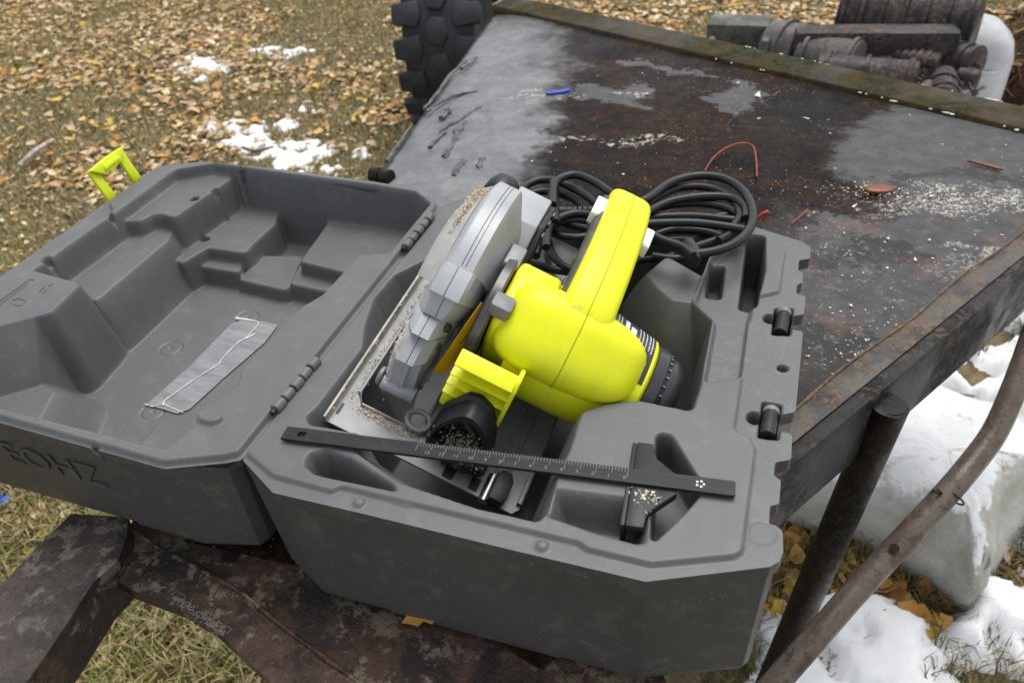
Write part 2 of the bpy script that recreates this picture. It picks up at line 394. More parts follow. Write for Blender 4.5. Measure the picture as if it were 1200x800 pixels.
class Field:
    def __init__(self, outline, step):
        P = np.array(outline); self.step = step; self.outline = outline
        x0, y0 = P.min(0) - 2 * step; x1, y1 = P.max(0) + 2 * step
        self.x = np.arange(x0, x1, step); self.y = np.arange(y0, y1, step)
        self.X, self.Y = np.meshgrid(self.x, self.y, indexing='ij')
        self.Z = np.zeros(self.X.shape)
    def win(self, poly, m_):
        P = np.array(poly)
        i0 = max(np.searchsorted(self.x, P[:, 0].min() - m_) - 1, 0); i1 = np.searchsorted(self.x, P[:, 0].max() + m_) + 1
        j0 = max(np.searchsorted(self.y, P[:, 1].min() - m_) - 1, 0); j1 = np.searchsorted(self.y, P[:, 1].max() + m_) + 1
        return (slice(i0, i1), slice(j0, j1))
    @staticmethod
    def prof(t, kind):
        t = np.clip(t, 0, 1)
        if kind == 'lin':
            return np.where(t < .15, t * t / .3, np.where(t > .85, 1 - (1 - t) ** 2 / .3, t - .075)) if False else t * t * (3 - 2 * t) * .35 + t * .65
        return t * t * (3 - 2 * t)
    def pocket(self, poly, z, wall=.004, kind='s', mode='set', rnd=0, r=.006):
        poly = fillet(poly, r); w = self.win(poly, .002); X, Y = self.X[w], self.Y[w]
        s = self.prof((-sd_poly(X, Y, poly) - rnd * 0) / wall, kind)
        zn = self.Z[w] * (1 - s) + z * s
        self.Z[w] = zn if mode == 'set' else np.minimum(self.Z[w], zn)
    def bump(self, poly, z, wall=.006, kind='s', base=None, plane=None, r=.005):
        poly = fillet(poly, r)
        w = self.win(poly, wall + .002); X, Y = self.X[w], self.Y[w]
        s = self.prof(1 - sd_poly(X, Y, poly) / wall, kind)
        lev = z
        if plane is not None:
            A = np.array([[p[0], p[1], 1] for p, _ in plane]); c = np.linalg.solve(A, np.array([q for _, q in plane]))
            lev = np.minimum(c[0] * X + c[1] * Y + c[2], 0)
        b = self.Z[w] if base is None else base
        self.Z[w] = np.where(s > 0, np.maximum(self.Z[w], b + (lev - b) * s), self.Z[w])
    def dot(self, c, r, dz):
        w = self.win([c, c], r * 1.6); d = np.hypot(self.X[w] - c[0], self.Y[w] - c[1])
        self.Z[w] += dz * (1 - self.prof((d - r * .75) / (r * .5), 's'))
    def ring(self, c, r, wd, dz):
        w = self.win([c, c], r + 2 * wd); d = np.abs(np.hypot(self.X[w] - c[0], self.Y[w] - c[1]) - r)
        self.Z[w] += dz * (1 - self.prof(d / wd, 's'))
    def blur(self, n=1):
        Z = self.Z
        for _ in range(n):
            P = np.pad(Z, 1, mode='edge')
            Z = (4 * P[1:-1, 1:-1] + P[:-2, 1:-1] + P[2:, 1:-1] + P[1:-1, :-2] + P[1:-1, 2:]) / 8
        self.Z = Z
    def mesh(self, name, mat, parent, skirt=.012, skirt_mat=None):
        st = self.step
        sd = sd_poly(self.X, self.Y, self.outline)
        inside = sd < .45 * st
        q = inside[:-1, :-1] & inside[1:, :-1] & inside[1:, 1:] & inside[:-1, 1:]
        gx, gy = np.gradient(sd, st)
        ny = self.X.shape[1]; idx = np.arange(self.X.size).reshape(self.X.shape)
        I, J = np.nonzero(q)
        F = np.stack([idx[I, J], idx[I + 1, J], idx[I + 1, J + 1], idx[I, J + 1]], 1)
        cnt = np.zeros(self.X.shape, int)
        for di in (0, 1):
            for dj in (0, 1): np.add.at(cnt, (I + di, J + dj), 1)
        bd = (cnt > 0) & (cnt < 4)
        X = self.X.copy(); Y = self.Y.copy()
        g = np.hypot(gx, gy) + 1e-9
        k = np.clip(sd, -1.0 * st, st)
        X[bd] -= (k * gx / g)[bd]; Y[bd] -= (k * gy / g)[bd]
        V = np.stack([X.ravel(), Y.ravel(), self.Z.ravel()], 1)
        used = np.unique(F); remap = np.full(V.shape[0], -1); remap[used] = np.arange(len(used))
        V = V[used]; F = remap[F]
        e = np.concatenate([F[:, [0, 1]], F[:, [1, 2]], F[:, [2, 3]], F[:, [3, 0]]])
        key = np.sort(e, 1); kk = key[:, 0].astype(np.int64) * len(V) + key[:, 1]
        u, first, c = np.unique(kk, return_index=True, return_counts=True)
        be = e[first[c == 1]]
        bv = np.unique(be); lo = V[bv].copy(); up = V[bv].copy()
        lo[:, 2] = np.minimum(lo[:, 2], 0) - skirt
        n0 = len(V); mp = np.full(len(V), -1); mp[bv] = n0 + np.arange(len(bv)); mp2 = mp + len(bv)
        V = np.concatenate([V, up, lo])
        S = np.stack([mp[be[:, 1]], mp[be[:, 0]], mp2[be[:, 0]], mp2[be[:, 1]]], 1)
        o = fast_mesh(name, V, np.concatenate([F, S]), mat, parent)
        if skirt_mat is not None:
            o.data.materials.append(skirt_mat); mi = np.zeros(len(F) + len(S), np.int32); mi[len(F):] = 1; o.data.polygons.foreach_set('material_index', mi)
        return o

def shell(name, poly, z_top, z_bot, mat, parent, taper=.965, r=.012):
    """outer walls of a tray half with draft and a rounded foot"""
    P = np.array(poly, float); c = P.mean(0)
    mb = MB(); rings = []
    levels = [(z_top, 1.0)]
    H = z_top - z_bot
    for k in range(1, 5): levels.append((z_top - (H - r) * k / 4, 1 - (1 - taper) * k / 4))
    half = np.abs(P - c).max()
    for k in range(1, 6):
        a = math.pi / 2 * k / 5
        levels.append((z_bot + r - r * math.sin(a), taper - (r / half) * (1 - math.cos(a))))
    for z, s in levels: rings.append([(c[0] + (p[0] - c[0]) * s, c[1] + (p[1] - c[1]) * s, z) for p in P])
    mb.loft(rings, cap=(False, True))
    return mb.build(name, mat, parent, smooth=22)

case = thing('tool_case', 'open dark grey moulded plastic case with its lid folded flat, holding the yellow saw', 'tool case')

out_px = [(318, 573), (420, 596.5), (600, 640), (757, 677), (903, 659.5), (914, 653), (919, 642), (918, 618), (910, 611), (902, 609), (903, 588),
          (914, 586), (916, 558), (907.6, 553), (909, 537), (928, 534), (929.5, 504), (913, 501), (915, 482), (933, 478), (935, 460),
          (942, 384), (928, 382), (930, 366), (943, 364), (945, 343), (934, 340), (934.5, 330), (941, 327), (942, 316), (936, 313), (937, 301),
          (950, 299), (951, 286), (940, 279), (885, 262), (700, 243)]
base_out = at2(out_px) + [(.02, .3985), (.0006, .383), (.0006, .021)]
base_out = fillet(base_out, .0030)
B = Field(base_out, .0009)
raised = at2([(286, 530), (318, 557), (388, 575.5), (399, 570), (677, 635.5), (687, 643), (763, 661), (862, 651.5), (872, 645), (887, 524), (879, 508), (862, 503),
              (879, 388), (881, 356), (889, 347), (915, 341), (922, 292), (905, 272), (885, 265), (700, 245)]) + [(.02, .3965), (.004, .382)]
raised = fillet(raised, .005)
B.Z -= .0034
w_ = B.prof(-sd_poly(B.X, B.Y, raised) / .0016, 's'); B.Z += .0034 * w_
well = at2([(556, 236), (535, 263), (512, 297), (462, 322), (438, 349), (427, 381), (424, 407), (371, 476), (357, 488), (361, 497), (395, 503), (425, 508), (415, 528),
            (465, 564), (558, 595), (597, 603.5), (632, 612), (644, 596), (655, 552), (667, 530), (682, 483), (711, 473), (749, 469), (812, 482), (822, 450),
            (836, 374), (812, 352), (824, 321), (832, 300), (858, 281), (866, 264), (800, 256), (700, 248), (600, 240)])
B.pocket(well, -.108, .022, 'lin')
B.bump(at2([(640, 610), (650, 580), (655, 552), (667, 530), (682, 483), (711, 473), (749, 469), (765, 480), (765, 560), (700, 600)]), -.0005, .040, 'lin', base=-.105)
B.bump(at2([(372, 520), (410, 526), (467, 564), (520, 585), (480, 590), (380, 562)]), -.002, .060, 'lin', base=-.105)
B.bump(at2([(782, 297), (824, 321), (823, 342), (812, 351), (788, 348), (770, 333), (757, 318)]), -.003, .055, 'lin', base=-.105)
B.pocket(at2([(354, 545), (359, 529), (384, 523), (412, 534), (462, 565), (470, 578), (387, 561), (366, 556)]), -.034, .011)
B.pocket(at2([(648, 569), (700, 576), (758, 583), (766, 600), (759, 638), (745, 639), (700, 627), (634, 604)]), -.026, .013)
B.pocket(at2([(768, 510), (776, 506), (788, 510), (817, 557), (828, 569), (818, 583), (801, 603), (768, 634), (761, 630), (762, 590)]), -.032, .003)
B.pocket(at2([(822, 450), (836, 374), (812, 352), (824, 321), (832, 300), (858, 281), (880, 276), (893, 300), (887, 345), (880, 376), (872, 438), (867, 443)]), -.008, .0035, mode='min')
B.pocket(at2([(830, 303), (852, 301), (847, 343), (826, 340)]), -.035, .004, mode='min')
B.pocket(at2([(871, 312), (876, 274), (897, 276), (897, 316), (887, 358), (866, 354)]), -.058, .003, mode='min')
SLOTS = [[(908.5, 357), (930, 357), (930, 372), (927, 389), (905, 388)], [(894, 466), (917, 470), (913, 511), (889, 508)]]
for s_ in SLOTS: B.pocket(at2(s_), -.03, .0014, mode='min', r=.001)
for c_ in [(903, 369), (885, 485)]:
    cx, cy, _ = at(*c_); B.pocket([(cx + .0055 * math.cos(a), cy + .0065 * math.sin(a)) for a in np.linspace(0, 2 * math.pi, 14)[:-1]], -.02, .0018, mode='min')
B.dot(at(918, 427)[:2], .0032, -.012)
for c_ in [(420, 585.5), (635, 636), (490, 598), (745, 668)][:2]: B.dot(at(*c_)[:2], .0034, .0026)
B.ring(at(893, 619)[:2], .008, .0012, -.0007)
B.blur(1)
base = MB()
tray = B.mesh('base', M['case'], case, .010, M['case_grain_shaded'])
shell_pts = [(.0008, .021), (.038, .0026), (.0945, .0026), (.0965, .0012), (.226, .0012), (.228, .0026), (.2816, .0022), (.346, .0290), (.3495, .034), (.3505, .043), (.349, .050), (.339, .058), (.338, .37), (.32, .395), (.03, .397), (.003, .38)]
shell('base_wall', shell_pts, -.0045, -.1230, M['case_grain_shaded'], tray, .975)

# latch pins of the base
for c0, c1 in (((919, 366), (914, 391)), ((904, 481), (899, 511))):
    p0 = np.array(at(*c0, -.006)); p1 = np.array(at(*c1, -.006)); d = (p1 - p0) / np.linalg.norm(p1 - p0)
    pin = MB().lathe([(0, .0045), (.0006, .0052), (np.linalg.norm(p1 - p0), .0052)], p0, d, 20).build('latch_pin', M['black'], case)
    MB().lathe([(-.0006, .005), (.0002, .0056), (.0032, .0056), (.004, .005)], p0, d, 20).build('pin_collar', M['grey_button'], pin)

# ---- lid
lid_root = case
lid_out = [(-.352, .0015), (-.05, .0012), (-.006, .013), (-.001, .02), (-.001, .381), (-.055, .403), (-.305, .401), (-.352, .374)]
lid_out = lid([(262, 536.5), (190, 543.5), (0, 490.5), (-168, 447)]) + [(-.3535, .03), (-.3535, .372), (-.302, .3985)] + lid([(438, 209), (470, 214), (519, 237.5)]) + [(-.0006, .372), (-.0006, .022)]
lid_out = fillet(lid_out, .006)
D = Field(lid_out, .0009)
D.Z -= .005
rp = lid([(-160, 440), (-150, 434), (0, 333), (131, 246), (126, 236.5), (187, 191.5), (250, 187), (438, 211.5), (486, 220), (512, 236.5)]) + [(-.0035, .37), (-.0035, .024)] + lid([(262, 534), (190, 541), (0, 488)])
rp = fillet(rp, .004)
w_ = D.prof(-sd_poly(D.X, D.Y, rp) / .0016, 's'); D.Z += .005 * w_
cav = lid([(-140, 430), (-60, 380), (44, 312), (150, 238), (203, 199), (250, 191), (438, 216), (487, 224), (505, 238), (456, 297), (421, 299), (378, 345), (351, 361), (283, 432),
           (279, 452), (236, 479), (226, 500), (195, 527), (160, 519), (135, 512), (0, 478), (-130, 444)])
D.pocket(cav, -.085, .013, 'lin')
def LB(pts, z, wall=.007, **k): D.bump(lid(pts, z), z, wall, base=-.085, **k)
LB([(40, 318), (140, 244), (205, 200), (262, 204), (266, 212), (203, 256), (204, 264), (197, 281), (110, 354), (92, 334)], -.030, .020, kind='lin')
LB([(143, 259), (160, 240), (205, 197), (262, 201), (270, 209), (204, 254), (190, 250), (178, 251), (164, 258)], -.013, .012)
LB([(36, 316), (94, 332), (59, 366), (-60, 398), (-150, 430), (-60, 370)], -.0002, .014, kind='lin')
D.bump(lid([(59, 366), (27, 413), (-70, 450), (-60, 398)], -.012), 0, .012, kind='lin', base=-.085,
       plane=[(lid([(59, 366)], 0)[0], 0.), (lid([(-40, 392)], 0)[0], -.001), (lid([(26, 413)], -.022)[0], -.022)])
LB([(-140, 400), (0, 429), (39, 434), (36, 446), (64, 458), (40, 500), (-140, 455)], -.048, .030, kind='lin')
LB([(255, 225), (325, 235), (325, 252), (322, 262), (297, 285), (287, 296), (243, 290), (213, 308), (195, 300), (200, 270)], -.050, .006)
LB([(228, 300), (243, 290), (290, 290), (285, 303), (280, 319), (232, 311)], -.064, .005)
LB([(280, 327), (307, 300), (355, 300), (349, 311), (336, 340)], -.070, .005)
LB([(384, 262), (378, 240), (520, 262), (440, 310), (405, 319), (352, 306)], -.050, .006)
LB([(340, 332), (352, 310), (405, 316), (400, 330), (381, 341)], -.066, .005)
LB([(162, 522), (190, 490), (223, 499), (240, 520), (190, 540)], -.074, .004)
D.bump(lid([(233, 489), (240, 484), (257, 488.5), (261, 493), (250, 498), (236, 495)]), .004, .002, base=0)
for c_, z in (((287, 215), -.02), ((255, 229), -.02), ((233, 249), -.03), ((132, 264), -.012), ((60, 316), -.012), ((240, 280), -.05)):
    D.dot(lid([c_], z)[0], .0042, -.010)
for c_ in ((200, 408), (179, 482), (290, 371)):
    q = lid([c_], -.085)[0]; D.ring(q, .0105, .0014, -.0012); D.dot(q, .002, -.001)
D.dot(lid([(106, 521)])[0], .003, -.006)
D.blur(1)
lid_tray = D.mesh('lid', M['case'], case, .006, M['case_grain_shaded'])
lid_tray.matrix_local = LIDM
lw_pts = [(-.351, .0034), (-.118, .0034), (-.1155, .0018), (-.052, .0014), (-.0068, .0132), (-.003, .022), (-.003, .379), (-.03, .395), (-.31, .398), (-.351, .37)]
shell('lid_wall', lw_pts, -.0055, -.1075, M['case_grain_shaded'], lid_tray, .962, .012)

# torn silver sticker on the lid floor with a curl of glue
ZF = -.0842
stk = [(t[0], t[1]) for t in lid([(272, 379), (288, 374), (325, 382), (310, 402), (266, 440), (222, 480), (208, 485), (172, 474), (222, 430)], ZF)]
sm = MB(); P_ = np.array(stk)
sm.prism(stk, ZF, ZF + .0006)
M['sticker'] = simple('torn_foil_sticker', (.25, .26, .265), .3, .1, col2=(.17, .175, .18), scale=30, bump=.3, bscale=250, stretch=(1, 5, 1))
st = sm.build('sticker', M['sticker'], lid_tray)
curl = smooth_path([p + (ZF + .0012,) for p in lid([(276, 373), (302, 378), (297, 388), (288, 398), (300, 392), (280, 402), (262, 420), (256, 428), (240, 438), (222, 450), (205, 462), (194, 470), (192, 476)], ZF)], 4)
M['glue'] = simple('dried_white_glue', (.62, .62, .60), .6)
MB().tube(curl, [.0003 + .0005 * random.random() for _ in curl], 6).build('glue_crack', M['glue'], st)
tear = smooth_path([p + (ZF + .001,) for p in lid([(170, 474), (180, 477), (190, 474), (200, 478), (215, 484)], ZF)], 4)
MB().tube(tear, [.0002 + .0005 * random.random() for _ in tear], 6).build('torn_edge', M['glue'], st)
tear = smooth_path([p + (ZF + .001,) for p in lid([(277, 374), (284, 375), (292, 376), (303, 378), (325, 382)], ZF)], 4)
MB().tube(tear, [.0016 * (1 - i / len(tear)) ** 2 + .0003 for i, _ in enumerate(tear)], 6).build('torn_edge', M['glue'], st)

def text_mesh(name, s, size, depth, mat, parent, mtx, fat=0.0):
    cu = bpy.data.curves.new(name, 'FONT'); cu.body = s; cu.size = size; cu.extrude = depth; cu.offset = fat
    cu.align_x = 'CENTER'; cu.align_y = 'CENTER'; cu.resolution_u = 2
    o = bpy.data.objects.new(name + '_tmp', cu); COL.objects.link(o)
    dg = bpy.context.evaluated_depsgraph_get(); me = bpy.data.meshes.new_from_object(o.evaluated_get(dg))
    bpy.data.objects.remove(o); bpy.data.curves.remove(cu)
    me.transform(mtx); me.materials.clear()
    return link(name, me, mat, parent)

def basis(o, a, b):
    a = Vector(a).normalized(); b = Vector(b); b = (b - a * a.dot(b)).normalized(); c = a.cross(b)
    return Matrix(((a.x, b.x, c.x, o[0]), (a.y, b.y, c.y, o[1]), (a.z, b.z, c.z, o[2]), (0, 0, 0, 1)))
# raised lettering on the front wall of the lid
text_mesh('raised_lettering', 'EOHZ', .036, .0004, M['case_grain_shaded'], lid_tray, basis((-.172, .0050, -.046), (1, 0, 0), (0, -.095, 1)))
# relief marks on the lid block
em = MB(); e0 = lid([(16, 351), (38, 331), (-10, 369)])
def strip(mb, p, q, w, z0, z1):
    d = np.array(q) - np.array(p); L = np.linalg.norm(d); n = np.array([-d[1], d[0]]) / L * w / 2
    p = np.array(p); q = np.array(q)
    mb.prism([tuple(p - n), tuple(q - n), tuple(q + n), tuple(p + n)], z0, z1)
for a, b in (((35, 327), (-8, 358)), ((35, 327), (40, 327.5)), ((15, 352), (22, 349)), ((22, 349), (30, 352)), ((30, 352), (24, 358)), ((24, 358), (16, 357)), ((16, 357), (14, 352.5)),
             ((46, 341), (52, 336)), ((50, 343), (55, 339)), ((57, 335), (61, 332))):
    strip(em, *lid([a, b]), .0011, -.0005, .0004)
for k in range(9):
    x = 31 - k * 4.2; y = 332.5 + k * 3.05; strip(em, *lid([(x, y), (x - 1.6, y + 3.2)]), .0010, -.0005, .0004)
em.build('embossed_mark', M['case'], lid_tray)

# hinges: knuckles on a pin along the seam
def hinge(c0, c1, n):
    a = np.array(at(*c0, .002)); b = np.array(at(*c1, .002)); d = (b - a); L = np.linalg.norm(d); d /= L
    a[0] = b[0] = .0; 
    h = MB().cyl(a - d * .003, b + d * .002, .0022, 12).build('hinge', M['black'], case)
    for k in range(n):
        p = a + d * L * (k + .06) / n; q = a + d * L * (k + .94) / n
        rr = .0043 if k % 2 == 0 else .0039
        MB().lathe([(0, rr - .0008), (.0008, rr), (np.linalg.norm(q - p) - .0008, rr), (np.linalg.norm(q - p), rr - .0008)], p, d, 18).build('knuckle', M['case'], h)
hinge((315, 480), (366, 420), 5)
hinge((474, 291), (506, 252), 5)

# lime latch loop on the far rim of the lid
lp0 = np.array(at(133, 229, .004)); lp1 = np.array(at(157, 209, .004))
def hook(c): return tuple(c)
ax = (lp1 - lp0); wd = np.linalg.norm(ax); ax /= wd
upv = np.array([-.34, .0, .94]); upv /= np.linalg.norm(upv); nv = np.cross(ax, upv)
fr = lambda a, b, c: tuple(lp0 + ax * a + upv * b + nv * c)
lm = MB()
Hh = .034
lm.prism([(-.011, -.004), (.002, -.004), (.001, Hh - .010), (-.011, Hh)], -.002, .002, fr)
lm.prism([(wd - .004, -.004), (wd + .009, -.004), (wd + .009, Hh), (wd - .004, Hh - .010)], -.002, .002, fr)
lm.prism([(-.011, Hh - .0002), (.001, Hh - .0102), (.5 * wd, Hh - .013), (wd - .004, Hh - .0102), (wd + .009, Hh - .0002), (.5 * wd, Hh + .001)], -.004, .0065, fr)
lc = lm.build('latch_clip', M['lime'], case, bevel=.0009)
MB().prism([(.004, Hh - .008), (wd - .007, Hh - .008), (wd - .010, Hh - .003), (.007, Hh - .003)], .0066, .0085, fr).build('clip_rib', M['lime'], lc, bevel=.0008)
MB().cyl(lp1 + ax * .009, lp1 + ax * .016, .0022, 10).build('clip_pin', M['black'], lc)

# ------------------------------------------------------------------ circular saw, leaning in the tray; parts in saw coordinates (u, v, w)
SAWM = Matrix(((SU[0], SV[0], SW[0], Q0[0]), (SU[1], SV[1], SW[1], Q0[1]), (SU[2], SV[2], SW[2], Q0[2]), (0, 0, 0, 1)))
sw = thing('circular_saw', 'lime yellow corded circular saw with grey blade guard lying in the open case', 'saw', matrix=SAWM)
def S(mb, name, mat, parent=None, **k): return mb.build(name, mat, parent or sw, **k)

# shoe (base plate) with a blade window, raised lip and pressed ribs
W0, W1, V0, V1, T = 0.0, .157, .002, .285, -.0022
wu0, wu1, wv0, wv1 = .0115, .066, .027, .235
shoe = MB()
def pl(u0, u1, v0, v1, z0=T, z1=0): shoe.box(((u0 + u1) / 2, (v0 + v1) / 2, (z0 + z1) / 2), (u1 - u0, v1 - v0, z1 - z0))
o_ = [(W0, V0), (W1 - .004, V0), (W1, V0 + .006), (W1, V1), (W0, V1)]
i_ = [(wu0 + .006, wv0), (wu1 - .004, wv0), (wu1, wv0 + .004), (wu1, wv1), (wu0, wv1), (wu0, wv0 + .008)]
bmv = bmesh.new()
def ngon_with_hole(outer, inner, z0, z1, name, mat, parent):
    from mathutils.geometry import delaunay_2d_cdt
    vs = [Vector(p) for p in outer + inner]; no = len(outer); ni = len(inner)
    ed = [(i, (i + 1) % no) for i in range(no)] + [(no + i, no + (i + 1) % ni) for i in range(ni)]
    V, E_, F_, *_ = delaunay_2d_cdt(vs, ed, [], 0, 1e-6)
    Fk = [f for f in F_ if sd_poly(np.array([[np.mean([V[i].x for i in f])]]), np.array([[np.mean([V[i].y for i in f])]]), inner)[0, 0] > 0]
    mb = MB(); n = len(V)
    mb.add([(v.x, v.y, z1) for v in V] + [(v.x, v.y, z0) for v in V], [tuple(f) for f in Fk] + [tuple(i + n for i in f)[::-1] for f in Fk])
    for loop, off in ((outer, 0), (inner, no)):
        k = len(loop)
        mb.f += [(off + i, off + (i + 1) % k, n + off + (i + 1) % k, n + off + i) for i in range(k)]
    return mb.build(name, mat, parent, smooth=30)
shoe_o = ngon_with_hole(o_, i_, T, 0.0, 'shoe', M['plate'], sw)
MB().loft([[(0, v, -.002), (-.0012, v, .0015), (-.001, v, .0062), (.0008, v, .0066), (.0014, v, .0022), (.003, v, .0004)] for v in (V0 - .001, .09, .18, V1)], cap=(True, True)).build('lip', M['lip_dust'], shoe_o, smooth=60)
def rrect(c, a, b, r=.002, n=3):
    out = []
    for sx, sy, t0 in ((1, 1, 0), (-1, 1, 90), (-1, -1, 180), (1, -1, 270)):
        for k in range(n + 1):
            t = math.radians(t0 + 90 * k / n); out.append((c[0] + sx * (a - r) + r * math.cos(t), c[1] + sy * (b - r) + r * math.sin(t)))
    return out
for uc, w_r in ((.1115, .0022), (.1305, .0018), (.139, .0018)):
    MB().loft([[(uc - w_r, v, 0), (uc - w_r * .6, v, .0013), (uc + w_r * .6, v, .0013), (uc + w_r, v, 0)] for v in (.012, .1, .27)], closed=False, cap=(False, False)).build('rib', M['plate'], shoe_o, fix=False)
MB().loft([[(.1535, v, 0), (.1535, v, .004), (.157, v, .004), (.157, v, 0)] for v in (.01, .28)], closed=False, cap=(False, False)).build('rib', M['plate'], shoe_o, fix=False)
# window edge curb
edge = [(u, v, .0012) for u, v in i_] 
MB().tube(edge, .0013, 6, closed=True).build('window_rim', M['plate'], shoe_o)
for (a, b) in ((saw(527, 552, 2, 0), .0042), (saw(556, 567, 2, 0), .0036)):
    MB().prism(rrect((a[0], a[1]), b, b * 1.5, .0012), .0001, .0006).build('slot', M['black'], shoe_o)
q = saw(285 + 0, 545, 2, 0)
a = saw(410, 447, 2, 0)
b_ = saw(448, 0, 2, 0)
c = saw(395, 478, 2, 0)
MB().prism(rrect((c[0] + .002, c[1] + .001), .0011, .005, .0005), .0001, .0006).build('slot', M['black'], shoe_o)
# stop block with steel pin
c = saw(587, 573, 2, .008)
MB().prism([(c[0] - .0065, c[1] - .012), (c[0] + .004, c[1] - .012), (c[0] + .0065, c[1] - .006), (c[0] + .0065, c[1] + .008), (c[0] + .003, c[1] + .014), (c[0] - .0045, c[1] + .014), (c[0] - .0065, c[1] + .009)], 0, .012).build('stop_block', M['black'], sw, bevel=.0012)
MB().cyl((c[0] - .0085, c[1] - .013, .003), (c[0] - .0085, c[1] + .010, .003), .0038, 14).build('steel_pin', M['bright_metal'], sw)

# blade guard: swept profile round the arbor
GV, GW = .14, .03
def guard(name, prof, a0, a1, n, mat, parent=None, **k):
    """prof(t) gives a closed list of (u, r) for t in 0..1"""
    rings = []
    for i in range(n + 1):
        t = i / n; a = math.radians(a0 + (a1 - a0) * t)
        rings.append([(u, GV - r * math.cos(a), GW + r * math.sin(a)) for u, r in prof(t)])
    return MB().loft(rings).build(name, mat, parent or sw, smooth=24, **k)
R_ = .1
ug = guard('upper_guard', lambda t: [(.029, .055), (.0285, .080), (.031, .093), (.0345, R_ - .001), (.036, R_), (.0525, R_), (.0545, R_ - .0025), (.066, R_ - .030), (.0675, R_ - .038), (.069, .050)], 60, 117, 14, M['cast'])
guard('upper_guard_tip', lambda t: [(.029 + .004 * t, .055), (.0285 + .005 * t, .078), (.031 + .006 * t, .093 - .010 * t), (.035 + .006 * t, R_ - .001 - .013 * t), (.0365 + .006 * t, R_ - .011 * t), (.0515 - .004 * t, R_ - .011 * t), (.0535 - .004 * t, R_ - .003 - .013 * t), (.065 - .008 * t, R_ - .030), (.0665 - .008 * t, R_ - .038), (.068 - .006 * t, .05)], 117.2, 131, 5, M['cast'], ug)
MB().tube([(.0435, GV - (R_ + .0001) * math.cos(math.radians(x)), GW + (R_ + .0001) * math.sin(math.radians(x))) for x in np.linspace(61, 117, 26)], .00028, 5).build('seam', M['dark_metal'], ug)
for a0_, a1_, r0_, r1_ in ((17.5, 26.6, .1101, .0966), (28.6, 36.9, .1036, .0911), (37, 46.9, .0946, .0976), (47, 59.8, .1056, .1014)):
    MB().tube([(.0385 + .004 * (a0_ > 36), GV - (r0_ + (r1_ - r0_) * t) * math.cos(math.radians(a0_ + (a1_ - a0_) * t)), GW + (r0_ + (r1_ - r0_) * t) * math.sin(math.radians(a0_ + (a1_ - a0_) * t))) for t in np.linspace(0, 1, 6)], .0003, 5).build('seam', M['dark_metal'], ug)
MB().tube([(.0465, GV - (R_ + .0001) * math.cos(math.radians(x)), GW + (R_ + .0001) * math.sin(math.radians(x))) for x in np.linspace(61, 116, 20)], .00025, 5).build('seam', M['dark_metal'], ug)
def side(rt, tp): return [(.0555, .066), (.0575, .050)]
guard('guard_cover', lambda t: [(.027, .050), (.0265, .075), (.0285, .088), (.0315, .102 - .003 * t), (.0345, .1055 - .0042 * t), (.0535, .1055 - .0042 * t), (.056, .101 - .002 * t), (.0600, .082), (.0625, .070), (.065, .050)], 47, 59.8, 5, M['cast'], ug)
guard('guard_cover', lambda t: [(.0255, .050), (.025, .070), (.0265, .082), (.0305, .0905 + .003 * t), (.0335, .0945 + .003 * t), (.0480 + .003 * t, .0945 + .003 * t), (.0505 + .004 * t, .0905 + .003 * t), (.0545 + .005 * t, .078), (.0575 + .004 * t, .066), (.060 + .004 * t, .050)], 37, 46.9, 6, M['cast'], ug)
guard('guard_cover', lambda t: [(.0245, .050), (.024, .070), (.0255, .087 - .006 * t), (.0300, .098 - .010 * t), (.033, .1035 - .0125 * t), (.0455, .1035 - .0125 * t), (.049, .097 - .010 * t), (.0525, .084 - .004 * t), (.0555, .068), (.058, .050)], 28.6, 36.9, 3, M['cast'], ug)
guard('guard_block', lambda t: [(.0245, .055), (.0238, .085), (.0255, .1010 - .010 * t), (.0315, .1100 - .0135 * t), (.0435, .1100 - .0135 * t), (.0500, .0995 - .010 * t), (.0515, .082), (.0555, .060)], 17.5, 26.6, 3, M['cast'], ug)
# lower arm of the guard, ending in a round boss
la = guard('lower_guard', lambda t: [(.0245, .062), (.0238, .0945), (.0265, .0975), (.0365, .0975), (.0370, .0995), (.0400, .0995), (.0405, .0965), (.0475, .0955), (.0485, .083), (.0525, .062)], -8, 18.3, 6, M['cast'])
bv, bw = GV - .0965 * math.cos(math.radians(-8)), GW + .0965 * math.sin(math.radians(-8))
MB().lathe([(0, .0055), (.0008, .0066), (.0265, .0066), (.0275, .0058)], (.0232, bv, bw), (1, 0, 0), 20).build('boss', M['cast'], la)
MB().lathe([(0, .0055), (.001, .0074), (.0030, .0074), (.0038, .0055)], (.0192, bv + .001, bw + .003), (1, 0, 0), 18).build('boss_collar', M['plate'], la)
for an, rr, uu, rad in ((33.5, .0855, .0525, .0036), (22, .084, .0515, .0026)):
    a = math.radians(an); p = (uu, GV - rr * math.cos(a), GW + rr * math.sin(a))
    h = MB().lathe([(0, rad), (.0012, rad), (.0014, rad * .7), (.0002, rad * .65)], p, (.85, -.35, .4), 16).build('screw', M['dark_metal'], ug)
    MB().lathe([(.0003, rad * .6), (.001, rad * .5)], p, (.85, -.35, .4), 6).build('screw_head', M['bright_metal'], h)
